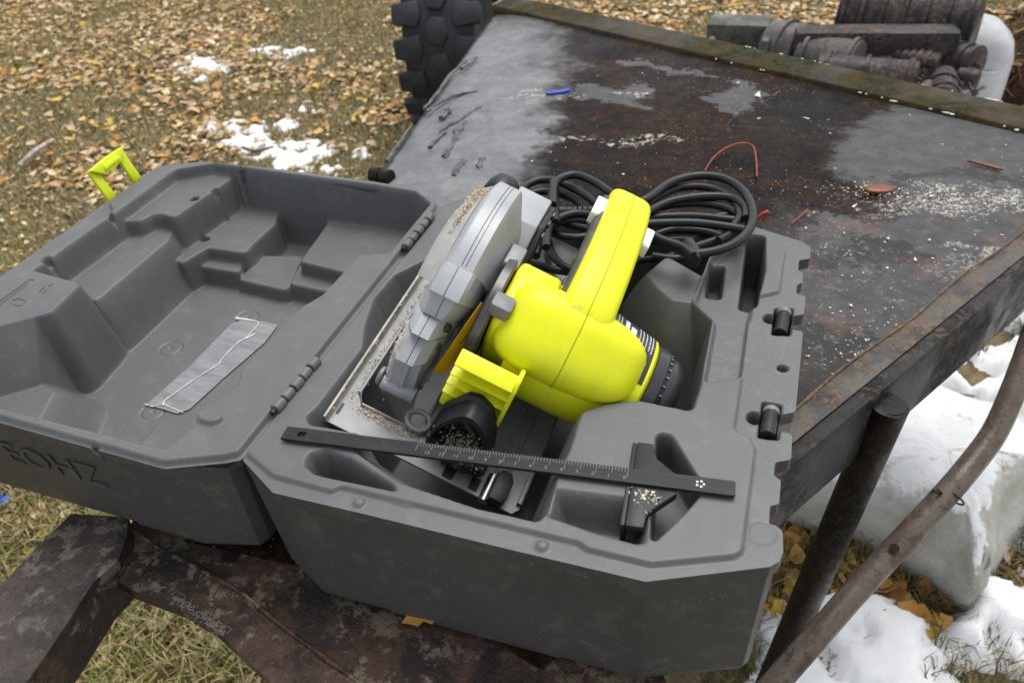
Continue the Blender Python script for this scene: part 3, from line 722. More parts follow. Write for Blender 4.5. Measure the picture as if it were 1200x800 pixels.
# yellow warning strip along the lower right flank of the guard
mbw = MB(); wr = []
for k in range(13):
    t = k / 12; a = math.radians(-2 + 54 * t); wdt = .0035 + .0055 * (math.sin(math.pi * min(max(1 - t, 0.0), 1) ** 2.2) if t < .5 else .6)
    uo = .0545 + .0115 * t
    wr.append([(uu, GV - r * math.cos(a), GW + r * math.sin(a)) for uu, r in ((uo, .0775), (uo + .0085, .0775 - 1.5 * wdt), (uo + .0075, .0765 - 1.5 * wdt), (uo - .0010, .0765))])
wl_ = mbw.loft(wr).build('warning_label', M['warn'], sw)
aw = math.radians(34)
text_mesh('warning_print', 'WARNING', .0052, .0001, M['black'], wl_, basis((.0669, GV - .0722 * math.cos(aw), GW + .0722 * math.sin(aw)), (.25, math.sin(aw), math.cos(aw)), (-.75, -.55 * math.cos(aw), .55 * math.sin(aw))))
# dusty clear blade window on the left of the guard
cw = guard('clear_cover', lambda t: [(.0135, .050), (.0130, .060 + .006 * t), (.020, .074 + .010 * t), (.0300, .088 + .004 * t), (.0300, .085 + .004 * t), (.026, .050)], 50, 124, 12, M['clear'])
for k in range(4):
    a = math.radians(117 + 1.6 * k)
    MB().tube([(.0145, GV - .0675 * math.cos(a), GW + .0675 * math.sin(a)), (.0225, GV - .0855 * math.cos(a), GW + .083 * math.sin(a))], .0006, 6).build('cover_ridge', M['clear'], cw)
# blade disc
bl = MB(); nT = 24; ring = []
for k in range(nT):
    a0 = 2 * math.pi * k / nT
    ring += [(GV + .080 * math.cos(a0), GW + .080 * math.sin(a0)), (GV + .084 * math.cos(a0 + .05), GW + .084 * math.sin(a0 + .05)), (GV + .078 * math.cos(a0 + .09), GW + .078 * math.sin(a0 + .09))]
bl.prism(ring, .0455, .0475, lambda a, b, c: (c, a, b)).build('blade', M['bright_metal'], sw)
# rear cap, dust chute
MB().lathe([(0, .0125), (.003, .0150), (.012, .0150), (.020, .0125), (.024, .0070)], (.0300, .230, .0600), (.1, 1, .15), 28).build('rear_cap', M['black'], sw, smooth=60)
fch = lambda a, b, c: (c, a, b)
ch = MB().prism([(.190, .090), (.232, .084), (.239, .078), (.234, .058), (.205, .028), (.16, .033), (.16, .07)], .045, .0745, fch).build('dust_chute', M['cast'], sw, bevel=.002)
MB().prism([(.196, .086), (.231, .080), (.2345, .060), (.205, .032), (.17, .038), (.165, .07)], .0747, .0800, fch).build('chute_gasket', M['black'], ch, bevel=.001)
for (vv, ww) in ((.222, .079), (.208, .081), (.192, .081)):
    MB().box((.0810, vv, ww), (.002, .006, .005)).build('catch', M['dark_metal'], ch, bevel=.0008)

# gear housing and motor
MVc, MWc, MR = .1116, .058, .0455
def yfr(a, b, c): return (c, a, b)
gh = MB().prism([(.086, .100), (.098, .1045), (.126, .1065), (.140, .100), (.146, .03), (.130, .012), (.105, .012), (.090, .040), (.080, .074), (.079, .090)], .0775, .112, yfr).build('gear_housing', M['yellow'], sw, bevel=.005, seg=4)
MB().lathe([(-.002, .038), (.0, .0455), (.006, .0465), (.0075, .044)], (.0690, MVc, MWc + .006), (1, 0, 0), 40).build('gear_ring', M['dark_metal'], sw)
MB().prism(rrect((.135, .098), .012, .008, .003), .0660, .0775, yfr).build('bracket', M['plate'], sw, bevel=.0015)
mh = MB().lathe([(0, MR - .002), (.003, MR), (.060, MR), (.0975, MR - .006), (.100, MR - .009)], (.098, MVc, MWc), (1, 0, 0), 56).build('motor_housing', M['yellow'], sw)
EU = .1985
ec = MB().lathe([(0, MR - .0078), (.0085, MR - .0085), (.0092, MR - .0095)], (EU, MVc, MWc), (1, 0, 0), 48).build('end_cap', M['dome'], sw)
MB().lathe([(.0090, MR - .0110), (.0150, MR - .0125)], (EU, MVc, MWc), (1, 0, 0), 40).build('cap_recess', M['black'], ec)
dm = []
for i, (d, r) in enumerate([(.0125, .0330), (.0150, .0338), (.0190, .0325), (.0235, .0285), (.0262, .0225), (.0275, .0140), (.0278, .0020)]):
    dm.append([(EU + d + (.0035 * math.sin(3 * t + .6) if i == 0 else .0018 * math.sin(3 * t + .6) if i == 1 else 0), MVc - r * math.cos(t), MWc + r * math.sin(t)) for t in [2 * math.pi * k / 48 for k in range(48)]])
MB().loft(dm).build('cap_dome', M['dome'], ec, smooth=60)
for k in range(10):
    a = math.radians(20 + k * 12); r = MR - .0108
    MB().box((EU + .0112, MVc - r * math.cos(a), MWc + r * math.sin(a)), (.0026, .0012, .0010), Matrix.Rotation(-a, 3, 'X')).build('cap_vent', M['grey_button'], ec, bevel=.0002)
# rounded cover over the motor front with a moulding seam
DV, DW = -.578, .816                      # outward direction of the cover
CVc, CWc = .1010, .0800
def cfr(a, b, c):
    b = b * (1.04 - 2.2 * max(a + .018, 0) ** 1.15)
    return (.1360 + a, CVc + b * -.816 + c * DV, CWc + b * -.578 + c * DW)
cov = MB().sell((0, 0, 0), (.0560, .0325, .0345), .62, .60, cfr).build('motor_cover', M['yellow'], sw, smooth=80)
seam = []
def spw(x, e): return math.copysign(abs(x) ** e, x)
for k in range(31):
    t = math.radians(-8 + 196 * k / 30)
    ra = (1 - abs(.010 / .0625) ** (2 / .6)) ** (.6 / 2)
    seam.append(cfr(.0005, .0326 * spw(math.cos(t), .62), .0347 * spw(math.sin(t), .62)))
MB().tube(seam, .0003, 5).build('seam', M['seam'], cov)
# cooling fins below
FV, FW = -.006, -.014
def ff(a, b, c): return (c, a + FV, b + FW)
fin_b = MB().prism([(.0540, .046), (.0520, .060), (.0505, .096), (.054, .098), (.064, .09), (.064, .044)], .074, .113, ff).build('fin_block', M['yellow'], sw, bevel=.002)
for k in range(4):
    w0 = .1000 - .0125 * k; v0 = .0445
    MB().prism([(v0 - .003 + .0006 * k, w0 + .0010), (v0 + .010, w0 + (.0050 if k == 0 else .0015)), (v0 + .010, w0 - .0010), (v0 - .002 + .0006 * k, w0 - .0012)], .0700 - .0005 * k, .113, ff).build('cooling_fin', M['yellow'], sw, bevel=.0008)
MB().prism([(.0405, .046), (.0405, .066), (.0435, .0985), (.050, .1045), (.060, .104), (.075, .090), (.075, .044)], .1125, .1160, ff).build('fin_flange', M['yellow'], sw, bevel=.0014)
MB().prism([(.044, .033), (.046, .050), (.08, .050), (.08, .030)], .098, .1150, ff).build('fin_foot', M['yellow'], sw, bevel=.001)
MB().prism([(.046, .043), (.047, .058), (.08, .058), (.08, .040)], .0690, .079, ff).build('fin_foot', M['yellow'], sw, bevel=.0015)
# spindle lock pad
c = saw(591, 353, 2, .108)
MB().prism(rrect((c[0], c[1]), .0078, .0072, .0030, 4), .096, .1080).build('spindle_lock', M['grey_button'], sw, bevel=.0012)

# handle: a bar along v that curls down at the back
hp = [(.1365, .092, .078), (.1365, .100, .096), (.136, .114, .1075), (.1355, .15, .1125), (.1345, .19, .1125), (.1335, .222, .108), (.1325, .243, .099), (.132, .254, .085), (.132, .257, .065), (.132, .250, .04)]
hp = smooth_path(hp, 5)
def bar(path, half_w, half_h, e=.45, n=24):
    rings = []
    for i, p in enumerate(path):
        t = Vector(path[min(i + 1, len(path) - 1)]) - Vector(path[max(i - 1, 0)]); t.normalize()
        up = Vector((0, 0, 1)) if abs(t.z) < .95 else Vector((0, 1, 0))
        side = Vector((1, 0, 0)); side = (side - t * side.dot(t)).normalized(); nrm = side.cross(t)
        hw = half_w(i / (len(path) - 1)) if callable(half_w) else half_w; hh = half_h
        rings.append([Vector(p) + side * math.copysign(abs(math.cos(a)) ** e, math.cos(a)) * hw + nrm * math.copysign(abs(math.sin(a)) ** e, math.sin(a)) * hh for a in [2 * math.pi * k / n + .01 for k in range(n)]])
    return rings
hd = MB().loft(bar(hp, lambda t: .0178 + .004 * (1 - t) ** 3, .0155, .46)).build('handle', M['yellow'], sw, smooth=70)
sm_ = [(p[0], p[1], p[2]) for p in hp]
seam = []
for i, p in enumerate(hp):
    t = Vector(hp[min(i + 1, len(hp) - 1)]) - Vector(hp[max(i - 1, 0)]); t.normalize()
    side = Vector((1, 0, 0)); side = (side - t * side.dot(t)).normalized(); nrm = side.cross(t)
    seam.append(Vector(p) + nrm * .0156)
MB().tube(seam[4:-8], .0003, 5).build('seam', M['seam'], hd)
gp = [(p[0] - .0160, p[1], p[2] - .0080) for p in hp[8:-6]]
MB().loft(bar(gp, .0072, .0125, .55)).build('grip_side', M['dark_brown'], hd, smooth=70)  # dark brown bar along the left side of the handle
MB().prism(rrect((.222, .0), .012, .0065, .003), -.0285, .0285).v
for sgn, vv in ((-1, .218), (1, .215)):
    mb = MB().prism(rrect((vv, .108 if sgn < 0 else .103), .0115, .0065, .0025, 4), 0, .0095, lambda a, b, c: (.1335 + sgn * (.0172 + c), a, b))
    mb.build('lock_button', M['white'], hd, bevel=.001)
# rating plate on the rear flank of the motor
def cyl_patch(name, u0, u1, a0, a1, r, mat, parent, n=14):
    mb = MB(); rings = []
    for k in range(n + 1):
        a = math.radians(a0 + (a1 - a0) * k / n)
        rings.append([(u, MVc - q_ * math.cos(a), MWc + q_ * math.sin(a)) for u, q_ in ((u0, r), (u1, r), (u1, r - .0008), (u0, r - .0008))])
    return mb.loft(rings).build(name, mat, parent, smooth=60)
rl = cyl_patch('rating_label', .139, .1575, 88, 130, MR + .0004, M['label'], mh)
def rad_at(u): return MR if u <= .158 else MR - .006 * (u - .158) / .0375
def cone_patch(name, u0, u1, a0, a1, lift, mat, parent, n=10):
    rings = []
    for k in range(n + 1):
        a = math.radians(a0 + (a1 - a0) * k / n)
        rings.append([(u, MVc - q_ * math.cos(a), MWc + q_ * math.sin(a)) for u, q_ in ((u0, rad_at(u0) + lift), (u1, rad_at(u1) + lift), (u1, rad_at(u1) + lift - .0008), (u0, rad_at(u0) + lift - .0008))])
    return MB().loft(rings).build(name, mat, parent, smooth=60)
cone_patch('label_panel', .1578, .1935, 56, 132, .0004, M['label'], rl)
def lblock(u0, u1, a0, a1): cone_patch('label_print', u0, u1, a0, a1, .0006, M['print'], rl, 3)
lblock(.1665, .1700, 98, 124); lblock(.1715, .1762, 100, 116)
for u in (.1445, .1468, .1500, .1530, .1560, .1600, .1625, .1792, .1820, .1850, .1880, .1905):
    a = 90 + 8 * random.random()
    while a < 128:
        b = a + 1.5 + 4 * random.random(); lblock(u, u + .0008, a, min(b, 129)); a = b + 1.4
# front bevel bracket: black quadrant with a slot, clamp ring, wing lever
kf = lambda a, b, c: (a + .004, c + .014, b)
br = MB().prism([(.066, 0), (.115, 0), (.1175, .012), (.1115, .044), (.103, .062), (.092, .069), (.083, .066), (.070, .040)], .016, .024, kf).build('bevel_bracket', M['black'], sw, bevel=.002)
arc = [(.072 + .036 * math.cos(t), .0295, .006 + .042 * math.sin(t)) for t in np.linspace(.25, 1.25, 10)]
MB().tube(arc, .0024, 8).build('bracket_slot', M['dark_brown'], br)
rim = [(.069, .002), (.072, .036), (.084, .062), (.093, .067), (.103, .060), (.1115, .042), (.117, .012), (.1155, .001)]
rim = smooth_path([(a + .004, 0, c_) for a, c_ in rim], 4)
MB().loft([[(p[0], .016, p[2]), (p[0], .036, p[2]), (p[0] * .93 + .096 * .07, .036, p[2] * .9), (p[0] * .93 + .096 * .07, .016, p[2] * .9)] for p in rim]).build('bracket_rim', M['black'], br, smooth=40)
kn = MB().prism([(.085, .003), (.1, .004), (.117, .010), (.119, .018), (.112, .021), (.100, .016), (.085, .012)], -.004, .018, kf).build('clamp_lever', M['black'], sw, bevel=.002)
MB().lathe([(0, .006), (.008, .006), (.012, .004)], (.101, .020, .014), (0, -1, .2), 12).build('lever_bolt', M['dark_metal'], kn)
c = saw(490, 494, 2, .004)
cr = MB()
R1 = [(c[0] + .0088 * math.cos(t), c[1] + .0080 * math.sin(t), .0055) for t in np.linspace(0, 2 * math.pi, 25)[:-1]]
cr.tube(R1, .0022, 8, closed=True).build('clamp_ring', M['plate'], sw)
MB().prism(rrect((c[0] + .018, c[1] - .005), .008, .005, .004, 4), .001, .007).build('guide_clamp', M['dark_metal'], sw, bevel=.0015)
MB().box((c[0] + .028, c[1] - .003, .012), (.034, .006, .008)).build('clamp_arm', M['black'], sw, bevel=.0015)
MB().box((c[0] + .031, c[1] - .013, .006), (.016, .013, .012)).build('guide_clamp', M['black'], sw, bevel=.002)
MB().lathe([(0, .0035), (.003, .0035), (.004, .0025)], (c[0] + .029, c[1] - .008, .012), (0, -.2, 1), 10).build('screw', M['plate'], sw)

# sawdust lying on the saw
def grains(name, spots, mat, parent, size=.0006):
    V = []; F = []
    for (c0, rad, n) in spots:
        for _ in range(n):
            p = np.array(c0) + rng.normal(0, 1, 3) * np.array(rad); s = size * (.5 + rng.random())
            o = len(V); d = rng.normal(0, 1, (4, 3)) * s
            V += [tuple(p + k) for k in d]; F += [(o, o + 1, o + 2), (o, o + 2, o + 3), (o, o + 3, o + 1)]
    ob = fast_mesh(name, V, F, mat, parent, smooth=False); ob['kind'] = 'stuff'; return ob
M['grain'] = simple('pale_sawdust', (.66, .57, .42), .9)
sp = []
for k in range(26):
    t = k / 25; sp.append(((.0095 + .002 * t, .030 + .20 * t, .0008), (.002, .004, .0003), 26))
for k in range(10):
    sp.append(((.02 + .005 * k, wv0 - .004, .0008), (.003, .002, .0003), 60))
for k in range(10):
    sp.append(((.0008, .03 + .02 * k, .0060), (.0006, .009, .0004), 20))
sp += [((.102, .022, .024), (.009, .005, .006), 520), ((.106, .016, .021), (.006, .004, .002), 260), ((.028, .045, .045), (.001, .003, .018), 420), ((.027, .05, .06), (.001, .004, .01), 200)]
for k in range(60):
    t = random.random() ** .8; a_ = math.radians(76 + 34 * t); r_ = .080 + .009 * t
    sp.append(((.0235 + .004 * t + random.gauss(0, .0012), GV - (r_ + .001) * math.cos(a_), GW + (r_ + .001) * math.sin(a_)), (.0022, .003, .0007), 34))
grains('sawdust', sp, M['grain'], sw, .00045)

# ------------------------------------------------------------------ power cord, coiled behind the handle (a part of the saw)
def cord(pts, z, dz=None):
    n = len(pts); P = []
    for i, (x, y) in enumerate(pts):
        zz = z if dz is None else z + dz[i]
        P.append(SAWM.inverted() @ Vector(at(x, y, zz)))
    return smooth_path([tuple(p) for p in P], 7)
CR = .0039
strands = [
    ([(604, 232), (615, 219), (632, 211), (654, 213), (681, 226), (700, 240), (722, 262), (735, 285)], .012),
    ([(648, 240), (651, 214), (672, 205), (696, 213), (718, 228), (736, 240), (750, 262)], .024),
    ([(612, 238), (623, 227), (643, 224), (667, 231), (684, 243), (702, 262), (720, 285)], .004),
    ([(640, 290), (643, 269), (655, 256), (676, 250), (700, 254), (725, 262)], .010),
    ([(648, 273), (660, 277), (681, 278), (705, 272), (730, 268)], -.002),
    ([(615, 303), (638, 313), (664, 318), (690, 316), (726, 313), (752, 304), (778, 302), (800, 296)], -.016),
    ([(642, 282), (647, 298), (658, 310), (675, 318), (700, 322)], -.012),
    ([(618, 236), (640, 242), (665, 247), (690, 246), (715, 250)], -.006),
    ([(735, 262), (747, 240), (762, 231), (786, 214), (816, 206), (847, 209), (870, 223), (882, 246), (878, 269), (858, 287), (828, 296), (804, 296), (780, 285), (760, 274), (745, 266)], .022),
    ([(742, 262), (757, 242), (775, 229), (796, 220), (825, 219), (849, 227), (864, 243), (866, 256), (855, 270)], .014),
    ([(745, 268), (758, 250), (786, 236), (825, 230), (857, 232), (873, 243), (874, 256)], .018),
    ([(748, 262), (764, 255), (810, 253), (852, 257), (880, 260)], .010),
    ([(745, 266), (762, 262), (810, 261), (848, 265), (872, 269)], .016),
    ([(750, 280), (764, 277), (789, 269), (825, 271), (850, 279)], .002),
    ([(756, 272), (775, 281), (800, 290), (812, 300)], .026),
    ([(806, 292), (828, 285), (850, 277), (868, 268)], .006),
    ([(765, 300), (790, 303), (812, 299)], -.008),
    ([(740, 274), (770, 266), (815, 257), (855, 252), (876, 250)], .006),
    ([(744, 258), (772, 243), (812, 238), (846, 242), (868, 254), (864, 268), (842, 282)], .011),
    ([(748, 284), (780, 281), (820, 280), (846, 272)], -.006),
    ([(616, 244), (640, 254), (664, 262), (690, 268), (720, 270)], .0),
    ([(628, 300), (636, 276), (652, 262), (674, 258), (700, 262)], .004),
]
cd = MB()
for pts, z in strands: cd.tube(cord(pts, z), CR, 10)
pc = cd.build('power_cord', M['cord'], sw, smooth=60)
MB().tube(cord([(806, 286), (813, 296), (812, 306)], .020), .0062, 10).build('cord_tie', M['black'], pc)
MB().tube(cord([(650, 214), (648, 230), (649, 246), (650, 262)], .012), .0055, 10).build('cord_tie', M['black'], pc)
pth = cord([(650, 246), (668, 243), (684, 246)], .010)
sl_ = MB()
for k in range(6):
    sl_.tube(cord([(660 + k * 6, 249 - k * .4), (664 + k * 6, 249 - k * .4)], .008), .0062 - .0003 * k, 10)
sl_.build('strain_relief', M['black'], pc)

# ------------------------------------------------------------------ rip guide lying across the case
rg = thing('rip_guide', 'long thin black steel rip guide with white ruler marks lying across the open case', 'rip guide', at(600, 535, .003))
RM = Matrix.Translation(-Vector(at(600, 535, .003)))
def G(mb, name, mat, parent=None, **k):
    o = mb.build(name, mat, parent or rg, **k)
    if parent is None: o.matrix_local = RM
    return o
ZR = .0042
r0 = np.array(at(333, 506, ZR)); r1 = np.array(at(862, 572, ZR)); rx = (r1 - r0)[:2]; RL = np.linalg.norm(rx); rx /= RL; ry = np.array([-rx[1], rx[0]])
def rl_(a, b, c): return (r0[0] + rx[0] * a + ry[0] * b, r0[1] + rx[1] * a + ry[1] * b, c)
HW = .0058
hole = .0105
from_p = [(0, -HW), (RL - .001, -HW), (RL, -HW + .001), (RL, HW - .001), (RL - .001, HW), (0, HW)]
bm_hole = ngon_with_hole([rl_(a, b, 0)[:2] for a, b in from_p], [rl_(a, b, 0)[:2] for a, b in ((hole, -.0022), (hole + .006, -.0022), (hole + .006, .0022), (hole, .0022))], ZR - .0022, ZR, 'bar', M['ruler'], rg)
bm_hole.matrix_local = RM
mk = MB()
k = 0; x = RL - .0655
while x > .095:
    L_ = HW * (1.0 if k % 5 == 0 else .55) if k % 10 else HW * 1.35
    a0 = x
    mk.add([rl_(a0, HW - L_, ZR + .0002), rl_(a0 + .00028, HW - L_, ZR + .0002), rl_(a0 + .00028, HW - .0001, ZR + .0002), rl_(a0, HW - .0001, ZR + .0002)], [(0, 1, 2, 3)])
    x -= .002; k += 1
mko = mk.build('scale_marks', M['mark'], bm_hole, smooth=0)
x = RL - .0655; n = 0
while x > .10:
    text_mesh('scale_number', str(n), .0038, .00005, M['mark'], bm_hole, basis(rl_(x - .0015, -HW * .45, ZR + .00025), (rx[0], rx[1], 0), (ry[0], ry[1], 0)))
    x -= .01; n += 1
fx = RL - .0565
def fz(a, b, c): return rl_(a, b, c)
fn = MB().prism([(fx - .006, -.037), (fx + .005, -.037), (fx + .006, -.026), (fx + .022, -.008), (fx + .022, .007), (fx + .008, .019), (fx + .004, .032), (fx - .006, .032)], -.004, ZR - .0024, fz)
fo = G(fn, 'fence', M['black'], bevel=.001)
fo2 = G(MB().prism([(fx - .009, -.037), (fx - .0062, -.037), (fx - .0062, .031), (fx - .009, .031)], -.020, ZR - .0026, fz), 'fence_flange', M['black'], bevel=.0006)
rv = MB()
for k in range(5):
    a = 2 * math.pi * k / 5; rv.box(rl_(RL - .021 + .0022 * math.cos(a), .0022 * math.sin(a), ZR + .0001), (.0014, .0014, .0004))
G(rv, 'rivet', M['print'])
sp = [(rl_(fx + .006, -.014, ZR - .002), (.005, .004, .0004), 45)]
o = grains('wood_flakes', sp, M['chip'], rg, .0008); o.matrix_local = RM

# ------------------------------------------------------------------ welded steel workbench
def table_material():
    t = NT('stained_table_steel')
    sep = t.node('ShaderNodeSeparateXYZ'); t.l.new(t.co, sep.inputs[0])
    wob = t.noise(9, 6, .62, color=True); wob2 = t.noise(55, 5, .65, color=True)
    p = t.vmath('ADD', t.co, t.vmath('MULTIPLY', t.vmath('SUBTRACT', wob, (.5, .5, .5)), (.22, .22, 0)))
    p = t.vmath('ADD', p, t.vmath('MULTIPLY', t.vmath('SUBTRACT', wob2, (.5, .5, .5)), (.085, .085, 0)))
    wob3 = t.noise(240, 4, .7, color=True)
    p = t.vmath('ADD', p, t.vmath('MULTIPLY', t.vmath('SUBTRACT', wob3, (.5, .5, .5)), (.03, .03, 0)))
    def blob(cx, cy, rx, ry, rot=0, soft=.12):
        mp = t.node('ShaderNodeMapping'); mp.vector_type = 'TEXTURE'
        c = at(cx, cy, TABLE_Z); mp.inputs['Location'].default_value = (c[0], c[1], TABLE_Z)
        mp.inputs['Rotation'].default_value = (0, 0, rot); mp.inputs['Scale'].default_value = (rx, ry, 1)
        t.l.new(p, mp.inputs[0]); 
        fl = t.vmath('MULTIPLY', mp.outputs[0], (1, 1, 0))
        return t.ramp(t.vmath('LENGTH', fl, (0, 0, 0)), 1 + soft, 1 - soft)
    def union(ms):
        o = ms[0]
        for m_ in ms[1:]: o = t.math('MAXIMUM', o, m_)
        return o
    rust = t.ramp(t.noise(7.5, 6, .62, dist=.5), .36, .58)
    rustf = t.ramp(t.noise(60, 6, .7), .38, .66)
    black = t.mix(t.ramp(t.noise(22, 6, .65), .35, .7), (.008, .0075, .0078), (.017, .015, .0145))
    brown = t.mix(t.noise(90, 4, .7), (.020, .0108, .005), (.062, .030, .012))
    c = t.mix(t.math('MULTIPLY', t.math('MULTIPLY', rust, rustf), .9), black, brown)
    c = t.mix(t.math('MULTIPLY', t.math('MULTIPLY', t.ramp(t.noise(13, 5, .6, dist=.4), .55, .68), t.ramp(t.noise(120, 4, .7), .45, .62)), .5), c, (.085, .037, .014))
    # left flank: sky sheen painted as paler colour; islands: dry pale metal
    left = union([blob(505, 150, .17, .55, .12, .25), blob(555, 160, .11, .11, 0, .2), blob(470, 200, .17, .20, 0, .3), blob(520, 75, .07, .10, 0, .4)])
    isl = union([blob(708, 107, .062, .052, -.3), blob(768, 78, .09, .018, -.35), blob(874, 112, .042, .034, -.4), blob(862, 128, .030, .020, 0), blob(856, 104, .025, .024, 0),
                 blob(1165, 178, .19, .17, .3), blob(1100, 205, .06, .035, .3), blob(1000, 268, .06, .035, -.2), blob(1130, 285, .13, .075, .6), blob(1050, 330, .13, .10, .9), blob(985, 345, .07, .05, .9)])
    dark = union([blob(1038, 292, .030, .026, 0), blob(1190, 217, .04, .018, .4), blob(1095, 213, .07, .018, .3), blob(985, 430, .05, .07, .6), blob(960, 300, .05, .03, 0)])
    sheen_grey = t.mix(t.ramp(t.noise(28, 6, .65), .3, .75), (.105, .11, .118), (.19, .192, .195))
    igrey = t.mix(t.ramp(t.noise(40, 6, .7), .3, .75), (.032, .0315, .032), (.072, .070, .069))
    pink = t.ramp(t.noise(12, 4, .6), .55, .72)
    igrey = t.mix(t.math('MULTIPLY', pink, .5), igrey, (.15, .09, .07))
    c = t.mix(left, c, sheen_grey)
    c = t.mix(t.math('MULTIPLY', isl, .92), c, igrey)
    c = t.mix(dark, c, (.018, .016, .015))
    # near right end: mottled, flecked with pale mineral crust
    near = union([blob(1010, 350, .19, .16, .9, .35), blob(1120, 270, .12, .08, .5, .4)])
    fl1 = t.ramp(t.noise(70, 6, .75), .56, .68); fl2 = t.ramp(t.voro(160), .30, .16)
    c = t.mix(t.math('MULTIPLY', near, t.math('MULTIPLY', fl1, .5)), c, (.20, .19, .175))
    c = t.mix(t.math('MULTIPLY', near, t.math('MULTIPLY', t.ramp(t.noise(24, 4, .6), .52, .68), .35)), c, (.11, .062, .044))
    c = t.mix(t.math('MULTIPLY', near, t.math('MULTIPLY', fl2, t.ramp(t.noise(20, 3), .56, .74))), c, (.30, .28, .26))
    mps = t.node('ShaderNodeMapping'); mps.inputs['Rotation'].default_value = (0, 0, -.55); mps.inputs['Scale'].default_value = (6, 150, 1); t.l.new(t.co, mps.inputs[0])
    scr = t.math('MULTIPLY', t.ramp(t.noise(1.3, 4, .6, mps.outputs[0]), .62, .72), t.ramp(t.noise(5, 3), .4, .65))
    c = t.mix(t.math('MULTIPLY', scr, .35), c, (.10, .088, .078))
    c = t.mix(t.math('MULTIPLY', t.ramp(t.noise(38, 8, .78), .60, .66), .45), c, (.075, .066, .060))
    c = t.mix(t.math('MULTIPLY', t.ramp(t.noise(300, 3, .7), .60, .72), .5), c, (.13, .11, .09))
    band = union([blob(1150, 238, .12, .010, .32, .5), blob(1070, 232, .07, .010, .0, .6), blob(1140, 303, .035, .018, .3, .6)])
    c = t.mix(t.math('MULTIPLY', band, t.ramp(t.noise(260, 5, .75), .47, .60)), c, (.40, .38, .35))
    crust = union([blob(700, 165, .09, .010, .02, .6), blob(770, 163, .05, .012, .0, .6), blob(640, 112, .05, .012, .3, .6), blob(740, 108, .02, .01, 0, .5)])
    c = t.mix(t.math('MULTIPLY', crust, t.ramp(t.noise(110, 5, .7), .50, .58)), c, (.36, .34, .31))
    speck = t.math('MULTIPLY', t.ramp(t.voro(130), .16, .09), t.ramp(t.noise(6, 3), .42, .62))
    c = t.mix(t.math('MULTIPLY', speck, .6), c, (.40, .34, .25))
    rg_ = t.fmix(t.ramp(t.noise(8, 5, .6), .4, .6), .24, .45)
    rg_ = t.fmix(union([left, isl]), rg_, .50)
    rg_ = t.fmix(near, rg_, .6)
    t.set(Base_Color=c, Roughness=rg_)
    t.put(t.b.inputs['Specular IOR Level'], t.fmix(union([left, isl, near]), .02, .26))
    h = t.math('ADD', t.math('MULTIPLY', t.noise(130, 6, .7), .5), t.math('MULTIPLY', t.noise(12, 3), 1.6))
    h = t.math('ADD', h, t.math('MULTIPLY', fl1, .3))
    t.bump(h, .32, .0016)
    return t.m
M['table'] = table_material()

bench = thing('workbench', 'stained black steel welding bench with rusty patches under the tool case', 'workbench', (.2, .7, TABLE_Z))
BM = Matrix.Translation((-.2, -.7, -TABLE_Z))
def T_(mb, name, mat, parent=None, **k):
    o = mb.build(name, mat, parent or bench, **k)
    if parent is None: o.matrix_local = BM
    return o
e0 = np.array([.3528, .2178]); e1 = np.array([.5838, .5853]); ed_ = (e1 - e0) / np.linalg.norm(e1 - e0); en = np.array([ed_[1], -ed_[0]])
pA = e0 - ed_ * .26; pB = e0 + ed_ * 1.25
bk0 = np.array(at(820, 67.5, TABLE_Z)[:2]); bk1 = np.array(at(1200, 157, TABLE_Z)[:2]); bd_ = (bk1 - bk0) / np.linalg.norm(bk1 - bk0)
# corner where the back edge meets the right edge
Amat = np.array([[bd_[0], -ed_[0]], [bd_[1], -ed_[1]]]); sol = np.linalg.solve(Amat, e0 - bk0); corner = bk0 + bd_ * sol[0]
lf0 = np.array(at(543, 62, TABLE_Z)[:2]); lf1 = np.array(at(440, 205, TABLE_Z)[:2]); ld = (lf0 - lf1) / np.linalg.norm(lf0 - lf1)
sol = np.linalg.solve(np.array([[bd_[0], -ld[0]], [bd_[1], -ld[1]]]), lf1 - bk0); cornerL = bk0 + bd_ * sol[0]
lf2 = np.array([-.215, .35])
top_out = [tuple(pA), tuple(corner), tuple(cornerL), tuple(lf1), tuple(lf2), (-.19, .06), (-.10, .02), (.1, .03)]
tf = Field(top_out, .006)
tf.Z[:] = TABLE_Z + .0035 * (fbm(tf.X * 3, tf.Y * 3, 3, 5) - .45)
dl = np.clip((.10 - (np.abs((tf.X - lf1[0]) * ld[1] - (tf.Y - lf1[1]) * ld[0]))) / .10, 0, 1)
tf.Z -= .012 * dl * dl
class _F(Field): pass
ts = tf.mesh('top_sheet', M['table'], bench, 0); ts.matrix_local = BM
# skirt of the field hangs from z = 0, so drop it to the sheet's own thickness
co_ = np.zeros(len(ts.data.vertices) * 3, np.float32); ts.data.vertices.foreach_get('co', co_); co_ = co_.reshape(-1, 3)
nb = (len(co_) - len(np.unique(np.round(co_[:, :2], 6), axis=0)))
# angle iron along the right edge: narrow top flange and deep face
def ef(a, b, c): return (e0[0] + ed_[0] * a + en[0] * b, e0[1] + ed_[1] * a + en[1] * b, c)
al = MB()
al.prism([(-.010, .002), (-.010, -.0035), (.0, -.0035), (.0, -.078), (.004, -.078), (.004, .002)], -.10, 1.25, lambda b, c, a: ef(a, b + .001, TABLE_Z + c + .001))
T_(al, 'angle_iron', M['lip'], bevel=.0012)
